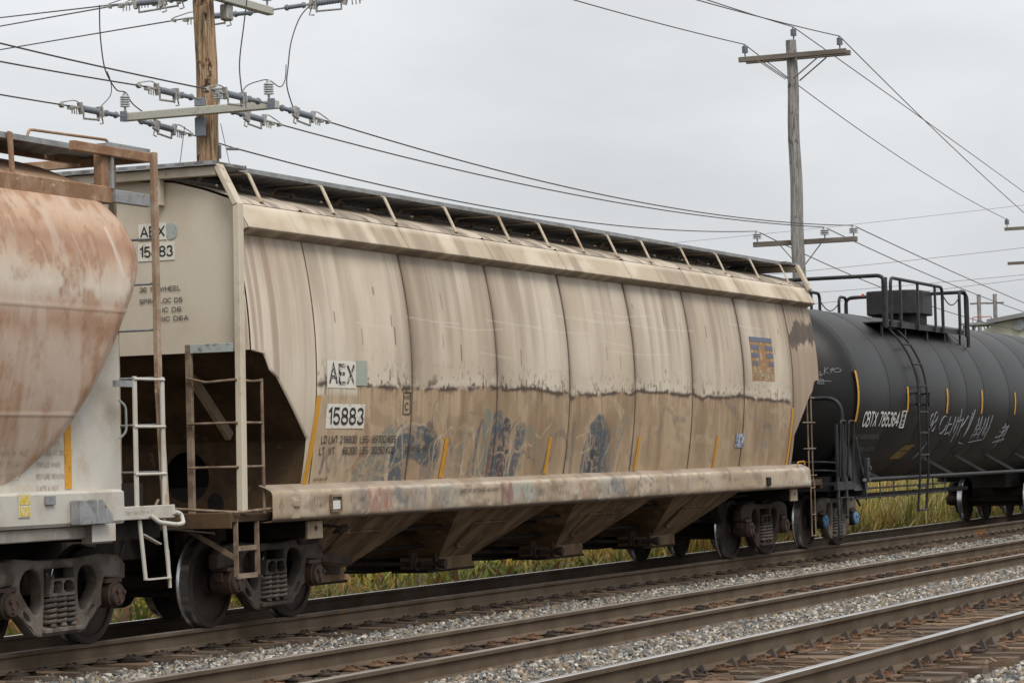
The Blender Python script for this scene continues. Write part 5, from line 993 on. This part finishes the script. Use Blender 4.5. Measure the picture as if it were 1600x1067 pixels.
for k in range(2600):      # splinters of tie wood
    i = r.choice((1, 2, 2, 0)); cy, cz = TR[i]; x = r.uniform(-9, 34); y = cy+r.uniform(-1.35, 1.35); z = cz-.19+r.uniform(-.01,.012); a = r.gauss(1.57, .5) if r.random() < .6 else r.uniform(0, 3.14); l = r.uniform(.04, .24); d = Vector((math.cos(a)*l/2, math.sin(a)*l/2, r.uniform(-.01,.012)))
    m.bar(Vector((x, y, z))-d, Vector((x, y, z))+d, r.uniform(.008,.02), r.uniform(.01,.03))
o = m.build('wood_litter', M['tie_light']); tag(o, 'brown splinters of tie wood scattered between the rails', 'litter', kind='stuff')

# ------------------------------------------------------------------ grass and weeds on the bank behind the train
def blades(name, n, xr, yr, hr, wr, cols, lean, label, seed, dens=None):
    R = np.random.RandomState(seed); x = R.uniform(*xr, n); y = yr[0]+(yr[1]-yr[0])*R.rand(n)**1.3; keep = fbm(x*.7+60, y*.9+20, seed % 50) > R.uniform(.25, .6, n); x, y = x[keep], y[keep]; n = len(x)
    z = gz(y)-.03; cl = fbm(x*.5+60, y*.6+20, seed % 50+3); h = R.uniform(*hr, n)*(.55+.9*cl); w = R.uniform(*wr, n); a = R.uniform(0, 6.283, n); ln = R.uniform(*lean, n)*h; fa = a+R.uniform(-.5,.5,n)+1.57
    P = np.zeros((n, 7, 3)); dx, dy = np.cos(a), np.sin(a); wx, wy = np.cos(fa)*w/2, np.sin(fa)*w/2
    for i, (t_, ww) in enumerate(((0,.8),(.4,1.),(.75,.75))):
        bx, by, bz = x+dx*ln*t_**2, y+dy*ln*t_**2, z+h*t_*(1-.25*t_*t_*(ln/h))
        P[:, 2*i] = np.stack([bx-wx*ww, by-wy*ww, bz], 1); P[:, 2*i+1] = np.stack([bx+wx*ww, by+wy*ww, bz], 1)
    P[:, 6] = np.stack([x+dx*ln, y+dy*ln, z+h*(1-.3*(ln/h))], 1)
    cols = np.array(cols); cc = cols[R.randint(0, len(cols), n)]*R.uniform(.7, 1.3, (n, 1)); pick = (fbm(x*.35+30, y*.5+30, seed % 50+7) > .5)
    cc = np.where(pick[:, None], cc, cc*np.array([1.15, .95, .8])); col = np.repeat(cc[:, None], 7, 1)
    b = np.arange(n)[:, None]*7; q1 = b+np.array([[0,1,3,2]]); q2 = b+np.array([[2,3,5,4]]); t3 = b+np.array([[4,5,6]])
    me = bpy.data.meshes.new(name); me.vertices.add(n*7); me.vertices.foreach_set('co', P.astype(np.float32).reshape(-1))
    lv = np.concatenate([np.concatenate([q1, q2], 1).reshape(-1), t3.reshape(-1)]).astype(np.int32); ls = np.concatenate([np.arange(0, 8*n, 4), 8*n+np.arange(0, 3*n, 3)]).astype(np.int32)
    me.loops.add(len(lv)); me.loops.foreach_set('vertex_index', lv); me.polygons.add(len(ls)); me.polygons.foreach_set('loop_start', ls); me.materials.append(GRASS); me.update(calc_edges=True); me.validate(); set_col(me, col.reshape(-1, 3)); me.shade_smooth()
    return tag(link(name, me), label, 'grass' if 'grass' in label else 'weeds', kind='stuff')
m_, t_, b_ = base_mat('leaf_blades', .6, 0, .25); a_ = N(t_, 'ShaderNodeVertexColor', layer_name='paint'); t_.links.new(a_.outputs['Color'], b_.inputs['Base Color'])
tr = N(t_, 'ShaderNodeBsdfTranslucent'); t_.links.new(a_.outputs['Color'], tr.inputs['Color']); ms = N(t_, 'ShaderNodeMixShader'); ms.inputs[0].default_value = .3; ou = t_.nodes['Material Output']; t_.links.new(b_.outputs[0], ms.inputs[1]); t_.links.new(tr.outputs[0], ms.inputs[2]); t_.links.new(ms.outputs[0], ou.inputs[0]); GRASS = m_
G1, G2, Y1, Y2, B1 = (.19,.205,.045), (.28,.275,.07), (.42,.35,.12), (.58,.46,.24), (.33,.235,.135)
blades('short_grass', 52000, (-13, 52), (2.1, 6.5), (.14,.36), (.010,.022), [G1, G1, G2, G2, Y1, B1, B1], (.15,.9), 'short green and brown grass along the bank behind the train', 101)
blades('tall_grass', 34000, (19, 66), (2.6, 9.0), (.75,1.4), (.014,.032), [G1, G1, G2, G2, Y1, Y1, Y2, B1], (.1,.6), 'tall drying grass behind the tank car', 102)
blades('meadow_grass', 30000, (-12, 60), (5.5, 16.0), (.5,1.0), (.014,.03), [G1, G2, G2, Y1, B1], (.1,.7), 'taller green grass farther back on the bank', 103)
blades('broad_weeds', 13000, (-10, 44), (2.1, 5.5), (.22,.62), (.03,.075), [G1, G2, (.12,.165,.035), (.10,.13,.03), (.24,.13,.07), Y1], (.3,1.0), 'broad leaved weeds at the edge of the bank', 104)
m = MB(); r = random.Random(31)
for k in range(420):
    cx = r.choice((9.5, 12.5, 15, 4.5, 23)); x, y = r.gauss(cx, 1.6), r.uniform(2.6, 5.5); z = float(gz(y))+r.uniform(.35,.62); s = r.uniform(.015,.035)
    m.add([(x-s,y,z),(x+s,y-s,z),(x,y+s,z),(x,y,z+s*1.6)], [(0,1,3),(1,2,3),(2,0,3),(0,2,1)])
tag(m.build('goldenrod_flowers', flat('yellow_petals', (.55,.42,.03), .7)), 'small yellow flower heads among the weeds under the hopper car', 'flowers', kind='stuff')

# ------------------------------------------------------------------ utility poles
def insulator(parent, x, y, z, h, r, discs, mat, part=True):
    m = MB(); m.tube([(x,y,z),(x,y,z+h*.35)], .018, 6); pr = [(r*.5, z+h*.3)]
    for i in range(discs):
        q = z+h*(.32+.56*i/discs); pr += [(r, q), (r*.95, q+h*.05), (r*.55, q+h*.09)]
    pr += [(r*.45, z+h*.93), (r*.35, z+h)]
    m.lathe(pr, 14, (x, y, 0), 'Z'); return m.build('insulator', mat, parent, smooth=40)
def wave_pole(parent, x, y, z1, r0, r1, mat, dx=0):
    m = MB(); n = 24; m.tube([(x+dx*(1-i/n)+.012*math.sin(i*.9), y+.012*math.cos(i*1.3), z1*i/n) for i in range(n+1)], [r0+(r1-r0)*i/n for i in range(n+1)], 16); return m.build('pole', mat, parent, smooth=50)
def deadend(parent, p, d, sh=1.):
    """a strain insulator in two lengths with clamps, lying along d"""
    p, d = Vector(p), Vector(d).normalized(); u = Vector((0,0,1)); u = (u-d*u.dot(d)).normalized(); at = lambda a, h=0: p+d*a*sh+u*h
    m = MB(); m.tube([at(0), at(.25)], .014, 6); m.tube([at(.22), at(.26), at(.27), at(.50), at(.51), at(.55)], [.038,.052,.034,.034,.052,.038], 10); m.build('strain_insulator', M['insul'], parent, smooth=50)
    m = MB(); m.tube([at(.55), at(.72)], .02, 6); m.bar(at(.62,-.07), at(.66,.08), .05, .05); m.bar(at(.70,-.09), at(.74,.07), .06, .05); m.tube([at(.64,-.06), at(.60,-.16), at(.68,-.17)], .012, 5); m.build('clamp', M['hardware'], parent)
    pr = [at(.74)]; rr = [.038]
    for i in range(9): pr += [at(.76+.045*i), at(.775+.045*i)]; rr += [.050, .040]
    m = MB(); m.tube(pr, rr, 10); m.build('strain_insulator', M['insul'], parent, smooth=30)
    m = MB(); m.tube([at(1.14), at(1.5)], .018, 6); m.bar(at(1.17,-.08), at(1.22,.08), .06, .06); m.bar(at(1.42,-.02), at(1.50,-.02), .05, .07)
    for q in (1.30, 1.36, 1.42): m.tube([at(q,.02), at(q,-.10)], .010, 5)
    m.tube([at(.72,-.12), at(1.12,-.14)], .016, 5); m.tube([at(.72,-.06), at(.72,-.14)], .014, 5); m.tube([at(1.12,-.05), at(1.12,-.15)], .014, 5); m.tube(rounded([at(1.2,.07), at(1.35,.10), at(1.7,.03)], .1), .009, 5); m.bar(at(1.66,-.02), at(1.72,.0), .05, .06)
    m.build('clamp', M['hardware'], parent); return at(1.5)
P1 = thing('utility_pole', 'rough brown utility pole with pale crossarms and strain insulators, behind the hopper cars', 'utility pole', group='utility poles behind the train')
wave_pole(P1, 9.40, 5.0, 10.6, .19, .145, M['pole_brown'], .12)
MB().box(9.06, 9.18, 3.66, 6.24, 6.72, 6.84).build('crossarm', M['arm_fibre'], P1, bevel=.01)
m = MB(); m.box(9.17, 9.24, 4.90, 5.06, 6.42, 6.70); m.box(9.17,9.24,4.9,5.06,6.86,6.98); m.build('arm_bracket', M['insul'], P1, bevel=.01)
m = MB(); m.hexa([(8.0,4.79,8.40),(8.0,4.67,8.40),(10.95,4.67,8.40),(10.95,4.79,8.40),(8.0,4.79,8.52),(8.0,4.67,8.52),(10.95,4.67,8.52),(10.95,4.79,8.52)]); m.build('crossarm', M['arm_fibre'], P1, bevel=.01)
MB().box(9.62, 9.80, 4.72, 4.86, 8.16, 8.40).build('arm_bracket', M['hardware'], P1, bevel=.02)
for q in (3.67, 6.12): MB().box(9.02,9.06,q,q+.10,6.71,6.86).build('end_plate', M['insul'], P1)
insulator(P1, 9.12, 6.19, 6.84, .30, .075, 5, M['insul_light']); insulator(P1, 9.12, 3.80, 6.84, .30, .075, 5, M['insul_light']); insulator(P1, 9.12, 4.62, 6.84, .30, .075, 5, M['insul_light']); insulator(P1, 10.85, 4.73, 8.52, .30, .075, 5, M['insul_light'])
eR = deadend(P1, (9.2,3.77,6.78), (1,0,-.035)); eM = deadend(P1, (9.7,4.86,6.86), (1,0,-.03)); eL = deadend(P1, (9.2,6.12,6.76), (1,0,-.035))
wL = deadend(P1, (9.0,6.12,6.77), (-1,0,0)); wM = deadend(P1, (9.0,4.86,6.93), (-1,0,.01)); wR = deadend(P1, (9.0,3.77,6.79), (-1,0,.01))
uR1 = deadend(P1, (10.93,4.70,8.48), (.10,-1,.06)); uR2 = deadend(P1, (10.95,4.85,8.47), (.12,1,.03)); uR3 = deadend(P1, (9.45,5.1,8.50), (.14,1,.03)); uR4 = deadend(P1, (9.95,5.1,8.62), (.16,1,.03))
m = MB(); m.bar((9.52,4.86,6.12), (9.52,4.86,6.32), .05, .05); m.tube([(9.50,4.72,6.25),(9.62,4.60,6.25)], .02, 6); m.build('arm_bracket', M['insul'], P1)
def wire(a, b, sag, r, label, mat=None, n=26, group='overhead wires'):
    a, b = Vector(a), Vector(b); m = MB(); m.tube([a.lerp(b, i/n)-Vector((0,0,4*sag*(i/n)*(1-i/n))) for i in range(n+1)], r, 5); return tag(m.build('power_line', mat or M['wire'], smooth=60), label, 'power line', group)
def jumper(pts, label, r=.010):
    P = [Vector(p) for p in pts]; o = []
    for i in range(len(P)-1):
        p0, p1, p2, p3 = P[max(i-1,0)], P[i], P[i+1], P[min(i+2,len(P)-1)]
        for k in range(8):
            t = k/8; o.append(.5*((2*p1)+(-p0+p2)*t+(2*p0-5*p1+4*p2-p3)*t*t+(-p0+3*p1-3*p2+p3)*t**3))
    o.append(P[-1]); return tag(MB().tube(o, r, 5).build('jumper_wire', M['wire'], smooth=60), label, 'jumper wire', 'jumper wires on the brown pole')
P2 = thing('utility_pole', 'grey wooden utility pole with two crossarms behind the coupling of hopper and tank car', 'utility pole', group='utility poles behind the train')
wave_pole(P2, 37.5, 5.0, 11.45, .20, .125, M['pole_grey'], .1)
MB().box(37.28, 37.39, 3.60, 6.27, 11.00, 11.12).build('crossarm', M['arm_wood'], P2, bevel=.008); MB().box(37.62, 37.73, 3.60, 6.20, 11.00, 11.12).build('crossarm', M['arm_wood'], P2, bevel=.008)
MB().box(37.63, 37.74, 3.58, 6.16, 6.57, 6.69).build('crossarm', M['arm_wood'], P2, bevel=.008)
for xx in (37.27, 37.75):
    for s in (-1, 1): MB().bar((xx, 5+s*.10, 10.50), (xx, 5+s*.78, 11.0), .05, .02, (1,0,0)).build('arm_brace', M['arm_wood'], P2)
for s in (-1, 1): MB().bar((37.76, 5+s*.10, 6.1), (37.76, 5+s*.5, 6.57), .035, .02, (1,0,0)).build('arm_brace', M['hardware'], P2)
for y, z in ((6.11,11.12),(3.75,11.12),(4.93,11.45)): insulator(P2, 37.33 if y != 4.93 else 37.48, y, z, .30, .075, 6, M['insul'])
for y in (6.06, 4.37, 3.66): insulator(P2, 37.68, y, 6.69, .26, .115, 3, M['insul_light'])
wire(eR, (37.68,3.66,6.95), .37, .0115, 'highest wire along the train, from the near arm of the brown pole')
wire(eM, (37.68,4.37,6.95), .29, .0115, 'second highest wire along the train, from the brown pole to the grey pole')
wire((9.62,4.60,6.25), (37.68,6.06,6.95), .36, .0115, 'lowest wire along the train, from a bracket low on the brown pole')
wire(eL, (12.4,6.12,6.60), .0, .011, 'short wire from the far arm end passing behind the brown pole')
wire(wL, (-8.5,6.12,7.05), .15, .0115, 'lowest wire leaving the brown pole to the left'); wire(wM, (-8.5,4.86,7.05), .15, .0115, 'second lowest wire leaving the brown pole to the left'); wire(wR, (-8.5,3.77,7.2), .15, .0115, 'wire crossing in front of the brown pole to its near arm end from the left')
wire(uR1, (13.0,-14,9.9), .05, .0115, 'wire from the upper arm toward the camera across the tracks'); wire(uR2, (17.55,14.0,9.48), .0, .0115, 'wire passing behind the brown pole top and going away to the left'); wire(uR3, (14.58,12.0,9.35), .0, .0115, 'second topmost wire at the upper left corner'); wire(uR4, (14.59,12.0,9.50), .0, .0115, 'topmost wire at the upper left corner')
for a, b, s, l in (((37.33,6.11,11.42),(17.0,6.11,10.75),.1,'wire leaving the far end of the grey pole top arm to the left'), ((37.48,4.93,11.76),(17,4.91,11.3),.1,'wire leaving the tip of the grey pole to the left'), ((37.33,3.75,11.42),(17,3.75,10.5),.1,'wire leaving the near end of the grey pole top arm to the left'),
    ((37.33,6.11,11.42),(83.3,10.83,10.65),.30,'wire from the far end of the grey pole top arm running right'), ((37.48,4.93,11.76),(83.3,9.1,10.88),-.03,'wire from the tip of the grey pole running right'), ((37.33,3.75,11.42),(83.3,8.15,9.05),.19,'wire from the near end of the grey pole top arm running steeply right'),
    ((37.68,6.06,6.95),(83.3,9.02,5.93),.44,'wire from the far end of the grey pole lower arm running right'), ((37.68,4.37,6.95),(83.3,8.75,6.4),.18,'wire from the middle of the grey pole lower arm running right'), ((37.68,3.66,6.95),(83.3,8.25,6.4),.08,'wire from the near end of the grey pole lower arm running right')): wire(a, b, s, .0125, l)
jumper([(8.41,6.15,8.33),(8.41,6.15,7.94),(8.48,6.15,7.53),(8.59,6.15,7.33),(8.83,6.15,7.15),(9.12,6.17,7.14),(9.3,6.15,6.98),(9.95,6.12,6.78)], 'jumper wire hanging left of the brown pole and over the far arm end insulator'); jumper([(8.58,6.15,7.39),(8.68,6.15,7.23),(8.65,6.15,7.04),(8.3,6.13,6.82)], 'thin jumper wire branching down to the far strain insulator', .007)
jumper([(10.71,3.85,8.5),(10.25,3.85,8.22),(9.94,3.85,7.81),(9.82,3.85,7.42),(9.77,3.85,7.13),(9.85,3.8,6.82)], 'jumper wire from the near arm end curving up to the upper wire'); jumper([(8.55,3.8,8.26),(8.43,3.8,7.84),(8.28,3.8,7.27),(8.3,3.78,6.84)], 'straight jumper wire rising right of the brown pole'); jumper([(8.31,3.8,6.85),(8.47,3.8,6.98),(8.75,3.8,7.07),(9.12,3.8,7.14),(9.46,3.8,7.08),(9.66,3.82,7.21),(9.76,3.85,7.44)], 'looped jumper wire over the insulator on the near arm end', .008)
for y in (4.7, 5.3): tag(MB().tube([(9.3,y,6.6),(9.4+ (y-5)*1.2,y+(y-5)*2.4,4.0)], .006, 5).build('guy_wire', M['wire_far']), 'thin guy wire beside the brown pole, %s side' % ('near' if y < 5 else 'far'), 'guy wire')
P3 = thing('utility_pole', 'distant pole at the right edge of which only the crossarm ends show', 'utility pole', group='utility poles behind the train')
wave_pole(P3, 83.5, 9.2, 10.9, .2, .13, M['pole_grey'])
MB().box(83.25,83.36,7.6,10.93,10.20,10.33).build('crossarm', M['arm_wood'], P3); MB().box(83.25,83.36,7.4,10.85,8.83,8.95).build('crossarm', M['arm_wood'], P3)
insulator(P3, 83.3, 10.83, 10.33, .36, .10, 5, M['insul']); insulator(P3, 83.3, 8.0, 10.33, .36, .10, 5, M['insul'])

# ------------------------------------------------------------------ far building, substation frame, far wires
B_ = thing('farm_building', 'pale green building with low grey roof rising over the tank car', 'building')
MB().prism([(19.5,-.6),(19.5,5.9),(15.75,7.42),(9.0,8.35),(2.3,7.4),(2.3,-.6)], 102, 125).build('wall', worn('pale_green_siding', (.52,.52,.42), (.46,.46,.37), None, 1.2, rough=.8), B_)
m = MB(); m.prism([(16.3,7.36),(9.0,8.40),(9.0,8.58),(16.3,7.56)], 101.6, 125.4); m.prism([(1.7,7.36),(9.0,8.401),(9.0,8.581),(1.7,7.56)], 101.6, 125.4); m.build('roof', worn('grey_roof_metal', (.25,.255,.255), (.20,.20,.20), None, 1, rough=.6), B_)
MB().lathe([(.28,101.85),(.28,102.02)], 16, (0,14.85,7.25), 'X').build('vent', M['greysteel'], B_, smooth=40)
Q = thing('substation_frame', 'two distant grey poles with stays beside the pale green building', 'substation frame')
for y, x in ((26.5,141.2), (25.6,141.6)):
    MB().tube([(x,y,-.6),(x,y,10.95)], .13, 8).build('pole', M['pole_grey'], Q); MB().box(x-.05,x+.05,y-.55,y+.55,10.35,10.45).build('crossarm', M['arm_wood'], Q)
    for s in (-1, 1): MB().tube([(x,y,9.6),(x,y+s*.55,8.3)], .05, 5).build('stay', M['insul'], Q)
MB().box(135.5,138.5,23.9,26.2,8.85,8.98).build('platform_roof', M['greysteel'], Q)
m = MB(); m.tube([(135.6,25.5,9.3),(135.6,24.4,9.3)], .03, 5); m.tube([(135.6,25.5,8.95),(135.6,25.5,9.3)], .03, 5); m.tube([(135.6,24.4,8.95),(135.6,24.4,9.3)], .03, 5); m.build('railing', flat('red_pipe', (.40,.09,.06), .6), Q)
for q in (26.1, 25.2, 24.1): MB().box(137.9,138.1,q-.05,q+.05,-.6,8.85).build('post', M['greysteel'], Q)
for q in range(3): MB().lathe([(.02,0),(.09,.02),(.02,.1),(.09,.12),(.02,.2),(.09,.22),(.02,.32)], 8, (136.5,26.3+.35*q,8.55-.1*q), 'Z').build('insulator', M['rust_cap'], Q)
for a, b, l in (((122,41,11.3),(136,12,14.0),'faint far wire crossing behind the tank car platform'), ((122,41,9.3),(136,12,12.3),'lower faint far wire crossing behind the tank car railing'), ((160,60,16.5),(176,20,20.0),'faintest far wire high behind the grey pole'), ((122,45,10.2),(136,16,12.0),'middle faint far wire over the tank car')): wire(a, b, .2, .016, l, M['wire_far'], group='faint far wires')
